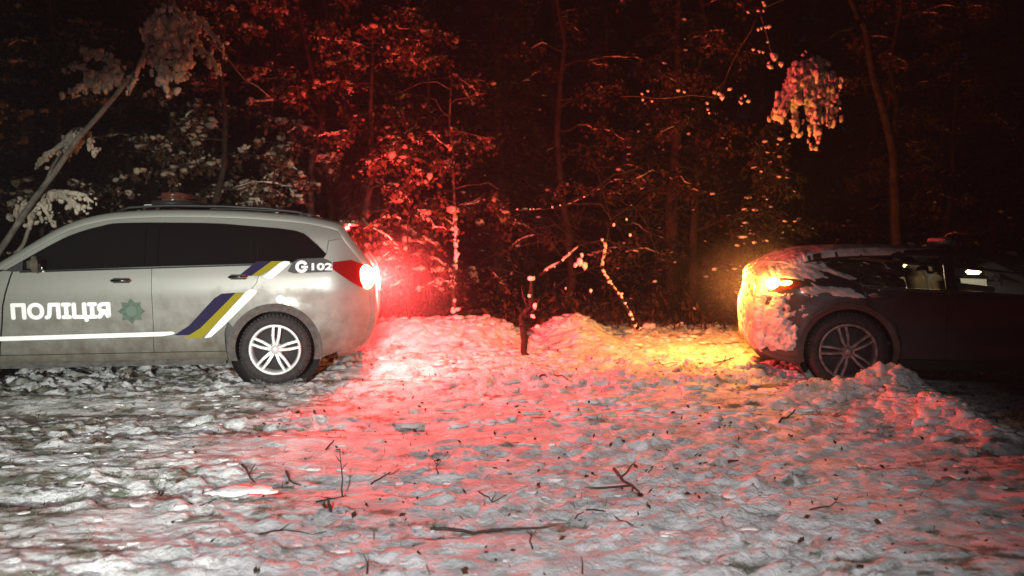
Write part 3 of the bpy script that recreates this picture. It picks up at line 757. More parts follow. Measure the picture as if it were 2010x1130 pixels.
# ================================================================ OTHER CAR
oc = empty('parked_car', (0, 0, 0), OTHER_YAW)
tag(oc, 'dark snow-caked fastback car with its amber indicator lit, rear wheel sunk in snow', 'car')
OW = .92
e2 = Vector((math.cos(OTHER_YAW), math.sin(OTHER_YAW), 0)); n2 = Vector((-e2.y, e2.x, 0))
oc.location = OTHER_O + n2 * OW
def Wo(x, z):
    w = .905
    if z > .96: w -= (z - .96) * .48
    if z < .45: w -= (.45 - z) ** 2 * .6
    w += .012 * math.exp(-((z - .88) / .06) ** 2) - .014 * math.exp(-((z - .6) / .11) ** 2)
    w += .02 * math.exp(-((math.hypot(x, z - .36) - .47) / .07) ** 2) * (1 if z > .3 else 0)
    if x < -.33: w -= .27 * ((-.33 - x) / .5) ** 2.2
    if x > 3.0: w -= .45 * ((x - 3.0) / .6) ** 2.2
    return w
O_SIL = [(-.42, .20), (-.64, .24), (-.78, .33), (-.81, .50), (-.82, .66), (-.80, .84), (-.78, .96), (-.76, 1.06), (-.66, 1.15), (-.50, 1.235), (-.33, 1.29), (-.10, 1.32),
         (.25, 1.335), (.75, 1.335), (1.15, 1.32), (1.5, 1.27), (1.9, 1.16), (2.3, .97), (2.5, .93), (2.9, .89), (3.3, .80), (3.48, .66), (3.52, .45), (3.42, .26), (3.1, .2)]
oc_ = Car(oc, Wo, O_SIL, lambda x, z: .06 if z > 1.0 else .055, .012); IX2 = oc_.idx; o2 = oc_.side_outline()
DP = M['dark_paint']
j_b = IX2(-.80, .84); j_l = IX2(-.73, 1.10); j_g = IX2(-.36, 1.285); j_r = IX2(1.15, 1.32); j_w = IX2(2.3, .97); j_h = IX2(3.3, .80); je = len(oc_.sil) - 1
oc_.cap('rear_bumper', 0, j_b, DP); oc_.cap('boot_lid', j_b, j_l, DP); oc_.cap('rear_window', j_l, j_g, M['dark_glass'], 'mid'); oc_.cap('rear_pillar', j_l, j_g, DP, 'edge')
oc_.cap('roof', j_g, j_r, DP); oc_.cap('windscreen', j_r, j_w, M['privacy_glass'], 'mid'); oc_.cap('windscreen_pillar', j_r, j_w, DP, 'edge')
oc_.cap('bonnet', j_w, j_h, DP); oc_.cap('front_bumper', j_h, je, DP)
OTOP = catmull([(-.30, 1.165), (-.14, 1.205), (.10, 1.235), (.45, 1.25), (.80, 1.25), (1.15, 1.235), (1.5, 1.18), (1.82, 1.08), (2.0, .96)], 3)
OBELT = [(2.0, .935), (1.5, .925), (.94, .95), (.5, .965), (.12, .985), (.05, 1.02), (-.14, 1.085)]
OWIN = OTOP + OBELT
k1 = min(range(len(o2)), key=lambda i: (o2[i][0] - 2.05) ** 2 + (o2[i][1] - 1.03) ** 2)
og = [(.10, .985), (.16, .80), (.42, .62)]
oc_.both('quarter_panel', [(-.46, .25)] + [p for p in o2 if p[0] < -.3 and p[1] > .27 ] [:0] + [p for p in o2[:IX2(-.36, 1.285)] if p[1] > .26 and p[0] < -.33] + [(-.31, 1.185), (-.30, 1.165), (-.14, 1.085), (.05, 1.02), (.12, .985)] + og[1:] + circ(0, .36, .45, 30, 190, 22), DP, sp=.05)
oc_.both('roof_side', [p for p in o2[IX2(-.36, 1.285) - 1:k1]] + [(2.02, .96)] + OTOP[::-1] + [(-.31, 1.185)], DP, sp=.05)
oc_.both('rear_door', [(.47, .30), (.86, .30), (.86, .952), (.5, .965), (.12, .985)] + og[1:] + [(.46, .5)], DP)
oc_.both('front_door', [(.86, .30), (2.0, .30), (2.06, .65), (2.02, .935), (1.5, .925), (.86, .952)], DP)
oc_.both('front_wing', [(2.0, .30), (2.25, .30)] + circ(2.70, .36, .45, 185, 10, 20) + [p for p in o2[IX2(2.3, .97):] if p[1] > .26][::-1] + [(2.03, .955), (2.06, .65)], DP, sp=.07)
oc_.both('sill', [(.46, .20), (2.24, .20), (2.24, .295), (.46, .295)], M['black'])
for cx in (0, 2.70):
    oc_.both('wheel_arch_trim', circ(cx, .36, .456, -14, 194, 30) + circ(cx, .36, .40, 197, -17, 26), DP, off=.012, depth=.05, sp=.05)
    for sd in (-1, 1):
        V, F = lathe([(.445, 0), (.445, .34), (.05, .34)], 40); mobj('wheel_well', [(v[0] + cx, sd * (.86 - v[1]), v[2] + .36) for v in V], F, M['black'], oc)
        wheel(oc, (cx, sd * (OW - .01), .36), .355, sd, .262, 'rim_dark', rot=20)
rbox('underbody', (1.3, 0, .28), (4.1, 1.2, .12), M['black'], oc)
oc_.both('rear_glass', clip_x(OWIN, -.5, .84), M['privacy_glass'], off=-.006, depth=0); oc_.both('front_glass', clip_x(OWIN, .94, 1.95), M['glass'], off=-.006, depth=0)
oc_.both('door_pillar', clip_x(OWIN, .84, .94), M['black'], off=-.002); oc_.both('window_corner', clip_x(OWIN, 1.95, 2.2), M['black'], off=-.002)
oc_.both('window_strip', [(.1, .958), (.86, .925), (1.9, .905), (1.9, .916), (.86, .937), (.1, .97)], M['trim'], off=.008, gap=0)
oc_.both('inner_shell', [(-.6, .3), (3.2, .3), (3.2, .75), (2.1, .88), (.6, .92), (-.1, 1.0), (-.55, 1.1), (-.7, .8)], M['black'], holes=[circ(0, .36, .43, 0, 360, 24)[:-1], circ(2.7, .36, .43, 0, 360, 24)[:-1]], off=-.04, depth=0, sp=.12)
# cabin
rbox('cabin_floor', (1.0, 0, .42), (2.6, 1.5, .05), M['black'], oc)
rbox('headliner', (.78, 0, 1.165), (1.75, 1.12, .02), M['lining'], oc, .008, (0, R(5.2), 0))
for nm, x, mt in (('rear_seat', .12, 'dark_seat'), ('front_seat', 1.05, 'dark_seat')):
    for yy in (-.38, .38):
        s_ = rbox(nm, (x, yy, .80), (.16, .50, .56), M[mt], oc, .05, (0, R(-14), 0), 3); rbox('head_rest', (-.04, 0, .36), (.09, .26, .15), M[mt], s_, .04, seg=3)
        rbox('seat_cushion', (x + .28, yy, .58), (.5, .5, .14), M[mt], oc, .05, seg=3)
oc_.panel('far_door_lining', [(.94, .70), (1.9, .70), (1.85, .96), (.94, .975)], M['lining'], side=1, off=-.06, depth=.01, gap=0)
pp = rbox('lit_patch_panel', (1.20, -.60, .905), (.34, .03, .16), M['pale_patch'], oc, .01, (R(-12), R(7), 0))  # pale panel added for the lit patch in the front window
def window_glint(x, y, z, size, watts, colr):
    d = rbox('glint_lamp', (x, y, z), (size, .09, .045), M['window_glint'], oc, .018, seg=3)
    l = bpy.data.lights.new('glint_light', 'POINT'); l.energy = watts; l.color = colr; l.shadow_soft_size = .03
    lo = bpy.data.objects.new('glint_light', l); col.objects.link(lo); lo.parent = oc; lo.location = (x, y, z - .06)
window_glint(.71, .05, 1.14, .13, 11, (1, .72, .36)); window_glint(1.42, .05, 1.075, .13, 30, (1, .93, .74))  # added lamps stand in for bright reflections in the windows
# amber lamp at the rear corner
OL = [(-.74, 1.05), (-.60, 1.045), (-.43, 1.01), (-.44, .965), (-.60, .925), (-.75, .925)]
ola = oc_.both('tail_lamp', OL, M['lamp_red'], off=.010, depth=.03, sp=.04); ola[0]['label'] = 'rear lamp with its amber indicator lit'
oy = -(Wo(-.72, .98) + .0)
ellipsoid('lit_indicator', (-.66, -(Wo(-.66, .98) - .02), .985), (.085, .06, .06), M['amber_glow'], ola[0])
ellipsoid('lit_indicator_tip', (-.55, -(Wo(-.55, .99) - .0), .995), (.08, .022, .024), M['amber_glow'], ola[0])
ad = bpy.data.lights.new('indicator_light', 'POINT'); ad.energy = AMBER_W; ad.color = (1, .32, .04); ad.shadow_soft_size = .05
a2 = ad.copy(); a2.energy = 16; a3 = bpy.data.objects.new('indicator_light', a2); col.objects.link(a3); a3.parent = oc; a3.location = (-.84, -(Wo(-.70, .98) + .06), .985)
ao = bpy.data.objects.new('indicator_light', ad); col.objects.link(ao); ao.parent = oc; ao.location = (-1.02, .62, .92)
hd = rbox('door_handle', (.27, -(Wo(.27, .88) + .022), .885), (.2, .018, .025), DP, oc, .008)
ellipsoid('belt_chrome_bit', (.26, -(Wo(.26, .945) + .01), .945), (.016, .008, .010), M['chrome'], oc, 2)  # chrome bit put in for a pale spot on the belt
for sd in (-1, 1): rbox('wing_mirror', (1.95, sd * (Wo(1.95, 1.0) + .12), 1.02), (.12, .2, .14), DP, oc, .04, seg=3)
# snow caked on the tail
def n3(x, y, s): return float(fbm(np.array([x]), np.array([y]), s, 3)[0])
def side_snow(name, x0, x1, z0, z1, maskf, thick, step=.009, side=-1):
    nx_ = int((x1 - x0) / step); nz_ = int((z1 - z0) / step)
    X, Z = np.meshgrid(np.linspace(x0, x1, nx_), np.linspace(z0, z1, nz_))
    mk = maskf(X, Z); T = np.clip(mk, -1, 1) * thick * (.55 + .9 * fbm(X * 14, Z * 14, 5, 3)) ; T = np.where(mk < 0, np.maximum(mk, -1.2) * .05, np.minimum(T, thick))
    V = [(X[j, i], side * (Wo(X[j, i], Z[j, i]) + .001 + T[j, i]), Z[j, i]) for j in range(nz_) for i in range(nx_)]
    ok = (mk > -1.2) & (np.hypot(X, Z - .36) > .462); F = []
    for j in range(nz_ - 1):
        for i in range(nx_ - 1):
            if ok[j, i] and ok[j + 1, i] and ok[j, i + 1] and ok[j + 1, i + 1]: F.append((j * nx_ + i, j * nx_ + i + 1, (j + 1) * nx_ + i + 1, (j + 1) * nx_ + i))
    used = sorted({v for f in F for v in f}); mp = {v: i for i, v in enumerate(used)}
    o = mobj(name, [V[v] for v in used], [[mp[v] for v in f] for f in F], M['car_snow'], oc); o['kind'] = 'stuff'; return o
def m_low(X, Z):
    a_ = fbm(X * 5 + Z * 2, Z * 7 - X * 3, 15, 4) - .42 + 1.1 * (fbm(X * 22 + Z * 9, Z * 30 - X * 8, 35, 4) - .45)
    base = 1.6 * sst(-.36, -.62, X + .25 * (Z - .6)) * sst(.30, .38, Z) * sst(.93, .88, Z)
    streak = 1.2 * np.exp(-((Z - (.62 - .55 * (X + .55))) / .05) ** 2) * sst(-.2, -.5, X)
    hole = 1.3 * np.exp(-((Z - (.60 - .35 * (X + .45))) / .045) ** 2) * sst(-.68, -.55, X)
    hyp = np.hypot(X, Z - .36)
    return base + streak - hole * 1.3 + a_ * 3.0 - 1.05 - 3 * (hyp < .475) - 3 * (Z < .3)
def m_up(X, Z):
    a_ = fbm(X * 3 + Z * 8, Z * 14 + X * 5, 25, 4) - .42 + 1.1 * (fbm(X * 18 + Z * 22, Z * 40 + X * 9, 45, 4) - .45)
    base = 1.35 * sst(.02, -.35, X + .6 * (Z - 1.05)) * sst(1.02, 1.06, Z)
    line = 1.5 * np.exp(-((Z - (1.13 - .36 * (X + .2))) / .03) ** 2) * sst(.12, -.05, X) * sst(-.5, -.3, X)
    belt = 1.5 * np.exp(-((Z - .93 + .03 * X) / .035) ** 2) * sst(.15, -.1, X) * sst(-.47, -.38, X)
    belt2 = .9 * np.exp(-((Z - .90) / .03) ** 2) * sst(.6, .2, X) * sst(-.3, -.1, X)
    return np.maximum.reduce([base, line, belt, belt2]) + a_ * 1.8 - .8 - 3 * sst(1.18, 1.20, Z - .25 * (X + .4)) * (X > -.4)
side_snow('snow_crust', -.77, -.28, .28, .93, m_low, .035); side_snow('snow_crust', -.71, .5, .86, 1.20, m_up, .022)
def cap_snow(name, c, i0, i1, thick, seed, W_, keep):
    V = []; rows = []
    for i in range(i0 * 4, i1 * 4 + 1):
        f = i / 4; a_ = int(f); b_ = min(a_ + 1, len(c.sil) - 1); p = Vector(c.sil[a_]).lerp(Vector(c.sil[b_]), f - a_); N = c.N[a_].lerp(c.N[b_], f - a_).normalized()
        r_ = c.rad(p.x, p.y); q = p - N * (r_ + c.crown); Wi = W_(q.x, q.y); Wr = Wi - r_; row = []
        prof = [(Wr * k / 26, c.crown * (Wr * k / 26 / Wi) ** 2, 0) for k in range(27)] + [(Wr + r_ * math.sin(R(10 * k)), c.crown + r_ * (1 - math.cos(R(10 * k))), R(10 * k)) for k in range(1, 10)]
        full = [(-y, d, -t) for y, d, t in prof[::-1]] + prof[1:]
        for y, d, t in full:
            mk = keep(p.x, p.y, y, t) + 2.0 * (n3(f * .35, y * 6, seed) - .42) + 1.2 * (n3(f * 1.5, y * 22, seed + 3) - .42)
            tt = max(mk, -1) * .05 if mk < 0 else min(1, mk) * thick
            cpt = p - N * (d - tt * math.cos(t)); row.append((len(V), mk)); V.append((cpt.x, y + math.sin(t) * tt, cpt.y))
        rows.append(row)
    F = []
    for r0, r1 in zip(rows, rows[1:]):
        for k in range(len(r0) - 1):
            if min(r0[k][1], r0[k + 1][1], r1[k][1], r1[k + 1][1]) > -1.0: F.append((r0[k][0], r0[k + 1][0], r1[k + 1][0], r1[k][0]))
    used = sorted({v for f in F for v in f}); mp = {v: i for i, v in enumerate(used)}
    o = mobj(name, [V[v] for v in used], [[mp[v] for v in f] for f in F], M['car_snow'], c.root); o['kind'] = 'stuff'; return o
cap_snow('snow_crust', oc_, IX2(-.78, .33), j_b, .035, 3, Wo, lambda x, z, y, t: .8)
cap_snow('snow_crust', oc_, j_b, j_g, .03, 8, Wo, lambda x, z, y, t: .45)
cap_snow('snow_crust', oc_, j_g, IX2(.95, 1.33), .02, 13, Wo, lambda x, z, y, t: .35 - .9 * max(0, x - .1) + (.35 if abs(t) < .6 else -.2))
# lumps of snow on the roof
for (x, y, z, s_) in ((.65, -.5, 1.335, .04), (.92, -.47, 1.36, .10), (.99, -.42, 1.32, .045), (1.62, -.3, 1.24, .05)):
    o = scatter('roof_snow_lump', BLOB, [(0, 0, 0), (s_ * .9, .02, -s_ * .3)], [(s_, s_, s_ * .62), (s_ * .6, s_ * .6, s_ * .35)], int(x * 50), M['car_snow'], oc); o.location = (x, y, z + .03)

# ================================================================ SNOW AND LITTER
r = np.random.RandomState(5)
def chunks(n, xr, yr, s0, s1, seed, flat=.55):
    rr = np.random.RandomState(seed); X = rr.uniform(*xr, n); Y = rr.uniform(*yr, n); Z, D = ground_fields(X, Y)
    C = []; S = []
    for x, y, z in zip(X, Y, Z):
        s_ = s0 + (s1 - s0) * rr.rand() ** 2.5; C.append((x, y, z - s_ * .05)); S.append((s_ * rr.uniform(.7, 1.6), s_ * rr.uniform(.6, 1.1), s_ * flat * rr.uniform(.6, 1.1)))
    return C, S
C1, S1 = chunks(1500, (-5, 5), (2.6, 7.2), .006, .040, 1, .45)
C2, S2 = chunks(1300, (-.9, 3.7), (6.2, 9.4), .012, .085, 2, .6)
C3, S3 = chunks(700, (-1.8, 4.5), (9.3, 11.5), .02, .09, 3, .7)
C4, S4 = chunks(260, (3.05, 3.7), (5.5, 7.0), .015, .07, 4, .75)
cc = [(c, s_) for c, s_ in zip(C1 + C2 + C3 + C4, S1 + S2 + S3 + S4) if not (math.hypot(c[0] - POLICE_O.x, c[1] - POLICE_O.y) < .45)]
o = scatter('snow_chunks', CLOD, [c for c, _ in cc], [s_ for _, s_ in cc], 6, M['clod'])
tag(o, 'broken lumps of snow scattered over the ground', kind='stuff')
# dead grass blades
n = 15000; X = r.uniform(-6, 6, n); Y = 2.4 + 7.6 * r.rand(n) ** 1.3; Z, D = ground_fields(X, Y); keep = (D + r.randn(n) * .12) > .42
X, Y, Z = X[keep], Y[keep], Z[keep]; n = len(X); a = r.rand(n) * 6.28; L = r.uniform(.02, .075, n); tilt = r.uniform(.3, 1.4, n)
dx = np.cos(a) * np.sin(tilt) * L; dy = np.sin(a) * np.sin(tilt) * L; dz = np.cos(tilt) * L + .004; w = .0022 + .0015 * r.rand(n)
P0 = np.stack([X, Y, Z - .005], 1); P1 = P0 + np.stack([dx, dy, dz], 1); E_ = np.stack([-np.sin(a) * w, np.cos(a) * w, 0 * w], 1)
o = npmesh('dead_grass', np.stack([P0 - E_, P0 + E_, P1], 1).reshape(-1, 3), np.arange(n * 3).reshape(-1, 3), [M['grass']], None, False)
tag(o, 'short dead grass poking through the snow', kind='stuff')
n = 1500; X = r.uniform(-5, 5, n); Y = 2.6 + 7.5 * r.rand(n) ** 1.2; Z, D = ground_fields(X, Y)
o = leaves('fallen_leaves', np.stack([X, Y, Z + .008], 1), .035, 31, M['leaf'], None, .2, .6); tag(o, 'small dead leaves scattered on the snow', kind='stuff')
# fallen twigs, each its own thing
def twig(pts, rad, label, forks=(), lift=.009, name='fallen_twig', heights=None, seed=0):
    rr = random.Random(seed + int(pts[0][0])); P = []
    for i, (u, v) in enumerate(pts):
        h = heights[i] if heights else 0
        g0 = gnd(u, v, 0)
        if h: # raised end: keep it over the first ground point
            b0 = gnd(*pts[0], 0); P.append(at(u, v, b0.y)); continue
        for _ in range(4): g0 = gnd(u, v, gz(g0.x, g0.y) + lift)
        P.append(g0)
    Q = []
    for a_, b_ in zip(P, P[1:]): Q += wob(a_, b_, 3, .03, rr)[:-1]
    Q.append(P[-1]); c0 = Q[0].copy()
    root = Tubes(); root.add([q - c0 for q in Q], [rad * (1 - .6 * i / (len(Q) - 1)) for i in range(len(Q))], 6)
    for (t, dx_, dy_, dz_) in forks:
        p = lerp_path(Q, t); root.add([q - c0 for q in wob(p, p + Vector((dx_, dy_, dz_)), 3, .06, rr)], [rad * .6, rad * .5, rad * .4, rad * .25], 5)
    o = root.obj(name, M['twig']); o.location = c0; tag(o, label, 'twig', 'fallen twigs on the snow'); return o
TW = [
 ([(1205, 920), (1240, 952), (1272, 988)], .013, 'thick dark forked twig, the largest in the right foreground', [(.5, -.28, -.06, .01), (.25, .1, .1, .06)]),
 ([(845, 1038), (930, 1046), (1060, 1036), (1190, 1012)], .012, 'long straight stick lying across the lower foreground centre', [(.8, .1, .12, .02)]),
 ([(620, 985), (670, 975)], .008, 'low crooked twig lying at the foot of the upright stem', [(.6, -.05, -.05, .03)]),
 ([(475, 912), (488, 930), (500, 946)], .011, 'short thick dark twig left of the foreground centre', [(.5, .03, .05, .05)]),
 ([(562, 925), (568, 942), (590, 952)], .012, 'curled dark twig lying beside the pale snow slab', []),
 ([(728, 950), (752, 935), (780, 912)], .007, 'thin twig slanting up to the right behind the upright stem', [(.6, .08, .02, .03)]),
 ([(1108, 892), (1130, 880), (1162, 870)], .006, 'thin bent twig on grey snow above the large forked twig', []),
 ([(1530, 828), (1550, 815), (1566, 802)], .012, 'short dark twig stuck in the red lit snow below the other car', []),
 ([(1370, 716), (1420, 708), (1462, 700)], .012, 'dark bent stick on the amber lit snow behind the bumper', [(.5, .02, .0, .07)]),
 ([(1275, 704), (1300, 716), (1330, 712)], .009, 'thin stick at the left end of the amber lit snow', []),
 ([(1430, 905), (1450, 903)], .012, 'tiny dark chip of wood on the right of the foreground', []),
 ([(1250, 945), (1282, 915)], .010, 'stub of twig just right of the large forked twig', [(.4, .06, .03, .04)]),
 ([(1150, 1000), (1200, 1008), (1245, 1032)], .007, 'thin curved twig under the large forked twig', []),
 ([(940, 965), (965, 985), (1000, 968)], .006, 'thin wavy twig in the centre foreground', [(.5, .02, .05, .04)]),
 ([(830, 695), (900, 690), (960, 700), (1010, 690)], .010, 'long thin branch lying on the red lit bank', []),
 ([(1060, 738), (1085, 735), (1115, 745)], .014, 'dark piece of branch on the churned red snow', []),
 ([(640, 882), (655, 865), (660, 845)], .008, 'crooked twig lying above the upright stem', [(.8, .12, .02, .0)]),
 ([(350, 985), (400, 990), (425, 978)], .006, 'faint thin twig on the darker snow at left', []),
 ([(150, 950), (230, 955), (330, 962)], .006, 'long faint twig on the dim snow at far left', []),
 ([(1590, 1000), (1640, 985), (1690, 990)], .006, 'thin twig on patchy snow at the lower right', [(.5, .05, .05, .03)]),
 ([(500, 1050), (560, 1040), (640, 1042)], .006, 'thin twig on the snow at the lower left', [(.4, .04, .05, .02)]),
]
for k, (p, rad, lab, fk) in enumerate(TW): twig(p, rad * .8, lab, fk, seed=k)
for k, (u, v, hpx, lab) in enumerate(((672, 975, 95, 'tall thin bare stem standing up from the snow'), (720, 1125, 38, 'short stem standing at the bottom edge'), (1143, 1125, 34, 'short pale stem at the bottom edge, right of the long stick'),
                           (860, 930, 26, 'tiny stem standing in the centre of the foreground'), (1045, 1075, 34, 'sprig of dead weed standing in the lower centre'), (650, 1012, 36, 'thick short stem under the tall thin bare stem'))):
    twig([(u, v), (u + rnd.uniform(-4, 4), v - hpx * .55), (u + rnd.uniform(-8, 8), v - hpx)], .005 if k != 5 else .012, lab, [(.5, .03, .01, .04), (.7, -.03, .0, .04)] if k in (0, 4, 3) else [], heights=[0, 1, 1], name='weed_stem', seed=50 + k)['category'] = 'stem'
# pale slab
g0 = gnd(470, 975); o = scatter('snow_slab', CLOD, [(0, 0, 0), (.1, .03, 0), (-.11, -.02, -.005), (.17, .0, -.01)], [(.12, .07, .022), (.08, .05, .018), (.07, .05, .02), (.05, .03, .015)], 5, M['snow']); o.location = (g0.x, g0.y, gz(g0.x, g0.y) + .02); tag(o, 'flat pale slab of snow lying left of the upright stem', 'snow lump')

# ================================================================ FOREST
# leaning snow-bent tree at the left with heavy clusters on its top
def bough(root, P0, drops, seed, thick=.075, mat='bough_snow'):
    """twigs drooping under caked snow from P0 to each end point"""
    rr = random.Random(seed); t = Tubes(); sn = Tubes(); C = []; S = []
    for (q, n_, s_) in drops:
        P = wob(P0, q, 5, .04, rr, sag=-.05); t.add(P, [.014, .012, .01, .008, .006, .004], 5)
        m = max(7, n_); Q = []; Rr = []
        for k in range(m + 1):
            f = .22 + .78 * k / m; p = lerp_path(P, min(1, f)); Q.append(p + Vector((rr.gauss(0, .012), rr.gauss(0, .012), 0)))
            Rr.append(s_ * (.15 if k in (0, m) else rr.uniform(.5, .95) * (1.05 - .35 * f)))
        sn.add(Q, Rr, 9)
        for k in range(n_ * 5):
            p = lerp_path(P, rr.uniform(.25, 1)); b_ = s_ * rr.choice((.25, .35, .5, .6)); C.append(p + Vector((rr.gauss(0, s_ * .75), rr.gauss(0, s_ * .6), rr.gauss(-.02, s_ * .7)))); S.append((b_ * rr.uniform(.6, 1.2), b_ * rr.uniform(.6, 1.2), b_ * rr.uniform(.8, 2.0)))
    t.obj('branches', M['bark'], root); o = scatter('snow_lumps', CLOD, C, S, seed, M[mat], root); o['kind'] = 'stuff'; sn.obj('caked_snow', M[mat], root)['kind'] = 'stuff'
YL = 9.3
lean = empty('leaning_tree', (0, 0, 0)); tag(lean, 'pale trunk leaning to the right behind the police car, heavy snow clusters on its top', 'tree')
rr = random.Random(3)
base = gnd(-60, 640); base = Vector((base.x, YL + .6, 0)); base.x = at(-60, 500, YL + .6).x
t = Tubes(); pts_ = [Vector((base.x, base.y, -.1)), at(-20, 520, YL + .5), at(60, 400, YL + .3), at(150, 275, YL + .1), at(245, 165, YL), at(300, 100, YL - .1), at(340, 20, YL - .2), at(350, -60, YL - .2)]
Q = []
for a_, b_ in zip(pts_, pts_[1:]): Q += wob(a_, b_, 2, .008, rr)[:-1]
Q.append(pts_[-1]); t.add(Q, [.045 * (1 - .7 * i / (len(Q) - 1)) for i in range(len(Q))], 8); t.obj('trunk', M['pale_bark'], lean)
bough(lean, at(255, 150, YL), [(at(140, 180, YL), 12, .055), (at(160, 110, YL - .1), 9, .06), (at(180, 160, YL), 10, .06), (at(215, 140, YL), 8, .05), (at(132, 130, YL), 8, .05)], 4)
bough(lean, at(335, 10, YL - .2), [(at(320, 170, YL - .2), 16, .07), (at(350, 150, YL - .3), 13, .07), (at(290, 120, YL - .2), 11, .06), (at(370, 110, YL - .3), 10, .06), (at(280, 70, YL - .2), 8, .055), (at(260, 185, YL), 9, .04), (at(375, 50, YL), 8, .06)], 5)
bough(lean, at(345, 0, YL - .2), [(at(428, 150, YL - .3), 10, .045), (at(435, 120, YL - .3), 6, .04)], 6)
t = Tubes(); t.add(wob(at(395, 60, YL), at(530, 190, YL + .3), 6, .02, rr), [.012, .012, .011, .01, .009, .008, .006], 5)
t.add(wob(at(345, 0, YL - .2), at(395, 60, YL), 3, .02, rr), [.016, .015, .014, .012], 5); t.obj('limb', M['pale_bark'], lean)
# second leaning trunk, lower left
l2 = empty('leaning_tree', (0, 0, 0)); tag(l2, 'thin bent trunk low at the left edge carrying rounded snow clumps', 'tree')
t = Tubes(); P = wob(Vector((at(-40, 600, 9.9).x, 9.9, -.1)), at(160, 250, 9.7), 7, .02, rr); t.add(P, [.04 - .004 * i for i in range(8)], 7); t.obj('trunk', M['pale_bark'], l2)
bough(l2, at(160, 250, 9.7), [(at(125, 300, 9.7), 6, .06), (at(150, 290, 9.6), 6, .06), (at(75, 330, 9.7), 6, .05), (at(190, 300, 9.7), 5, .04)], 9)
bough(l2, at(60, 380, 9.8), [(at(30, 430, 9.8), 6, .06), (at(60, 450, 9.7), 6, .06), (at(105, 440, 9.7), 5, .05), (at(180, 400, 9.6), 9, .055), (at(160, 410, 9.6), 5, .06)], 10)
# leafy snowy trees behind the police car
G1 = 'snowy leafy trees behind the police car'
spots = [(-7.6, 11.6, 5.6, 'snowy leafy tree at the left edge behind the leaning trunks'), (-6.2, 10.9, 5.2, 'snowy leafy tree behind the front window of the police car'),
         (-4.9, 11.7, 6.0, 'snowy leafy tree behind the roof beacon'), (-3.9, 10.8, 5.0, 'snowy leafy tree behind the middle of the police car roof'),
         (-2.9, 11.6, 5.8, 'snowy leafy tree behind the rear spoiler of the police car'), (-1.9, 10.9, 4.4, 'red lit snowy tree just right of the police car tail'), (-1.2, 12.0, 4.6, 'red lit snowy tree beside the thin snowy trunk')]
for k, (x, y, h, lab) in enumerate(spots):
    broadleaf(x, y, h, 100 + k, lab, G1, n_limb=22, low=.6, reach=1.35, leafn=3400, snown=560 if k < 5 else 380, sblob=.052 if k < 5 else .042, trunk_r=.06)
# young bush low in the red light
broadleaf(-1.35, 10.5, 2.0, 131, 'small red lit bush with snow tufts beside the red lamp', None, name='snowy_bush', n_limb=12, low=.25, reach=.7, leafn=500, snown=110, sblob=.045, trunk_r=.02)
# thin snowy trunk
tt = empty('thin_tree', (0, 0, 0)); tag(tt, 'thin upright trunk plastered with snow right of the red lit trees', 'tree')
P = wob(Vector((at(893, 600, 11.2).x, 11.2, 0)), at(888, 150, 11.2), 10, .006, rr); t = Tubes(); t.add(P, [.03 - .0018 * i for i in range(11)], 7)
for k in range(14):
    p = lerp_path(P, .25 + .75 * k / 14); t.add(wob(p, p + Vector((rr.uniform(-.8, .8), rr.uniform(-.3, .3), rr.uniform(.1, .4))), 4, .05, rr, sag=.3), [.009, .008, .006, .005, .003], 4)
t.obj('trunk', M['bark'], tt)
C = [lerp_path(P, .02 + .5 * rr.random()) + Vector((rr.gauss(0, .025), -.02, 0)) for _ in range(46)]
scatter('snow_clumps', CHUNK, C, [(rr.uniform(.015, .045),) * 2 + (rr.uniform(.02, .06),) for _ in C], 12, M['snow'], tt)['kind'] = 'stuff'
# broken stump and its tangle
sp_ = empty('broken_stump', (0, 0, 0)); tag(sp_, 'splintered dark stump standing in the gap of the snow bank', 'stump')
b0 = Vector((at(1040, 690, 9.6).x, 9.6, -.05)); top = at(1043, 545, 9.6)
t = Tubes(); t.add(wob(b0, top, 6, .05, rr), [.055, .04, .045, .032, .038, .026, .012], 9)
for (u, v) in ((1015, 600), (1060, 585), (1025, 560), (1010, 640)): t.add(wob(at(1040, 640 - (640 - v) * .4, 9.6), at(u, v, 9.5), 3, .05, rr), [.02, .017, .012, .005], 5)
t.obj('stump_wood', M['dark_bark'], sp_)
C = [at(1043, 545, 9.58), at(1050, 600, 9.54), at(1045, 620, 9.53), at(1038, 580, 9.54), at(1055, 640, 9.5)]
scatter('snow_patches', CLOD, C, [(.045, .04, .035), (.022, .02, .05), (.03, .02, .03), (.02, .02, .03), (.03, .03, .03)], 14, M['snow'], sp_)['kind'] = 'stuff'
bt = empty('fallen_tree', (0, 0, 0)); tag(bt, 'tangled fallen young tree with bare snow-edged branches in the dark gap', 'tree')
YB = 10.4; t = Tubes(); tip = []
def limb(pts, r0, r1, Y=YB, n=3):
    PP = [at(u, v, Y + (0 if i % 2 else .05)) for i, (u, v) in enumerate(pts)]; Q = []
    for a_, b_ in zip(PP, PP[1:]): Q += wob(a_, b_, n, .015, rr)[:-1]
    Q.append(PP[-1]); t.add(Q, [r0 + (r1 - r0) * i / (len(Q) - 1) for i in range(len(Q))], 6); tip.append(Q); return Q
A = limb([(1252, 645), (1215, 580), (1182, 530), (1188, 480), (1200, 430)], .026, .012); B = limb([(1060, 540), (1100, 515), (1140, 480), (1190, 470), (1260, 490)], .022, .008)
Cc = limb([(1010, 412), (1070, 410), (1120, 400), (1165, 375), (1205, 342), (1260, 328)], .010, .014); limb([(1200, 430), (1180, 400), (1120, 400)], .012, .01); limb([(1188, 480), (1120, 470), (1030, 480), (980, 500)], .010, .005)
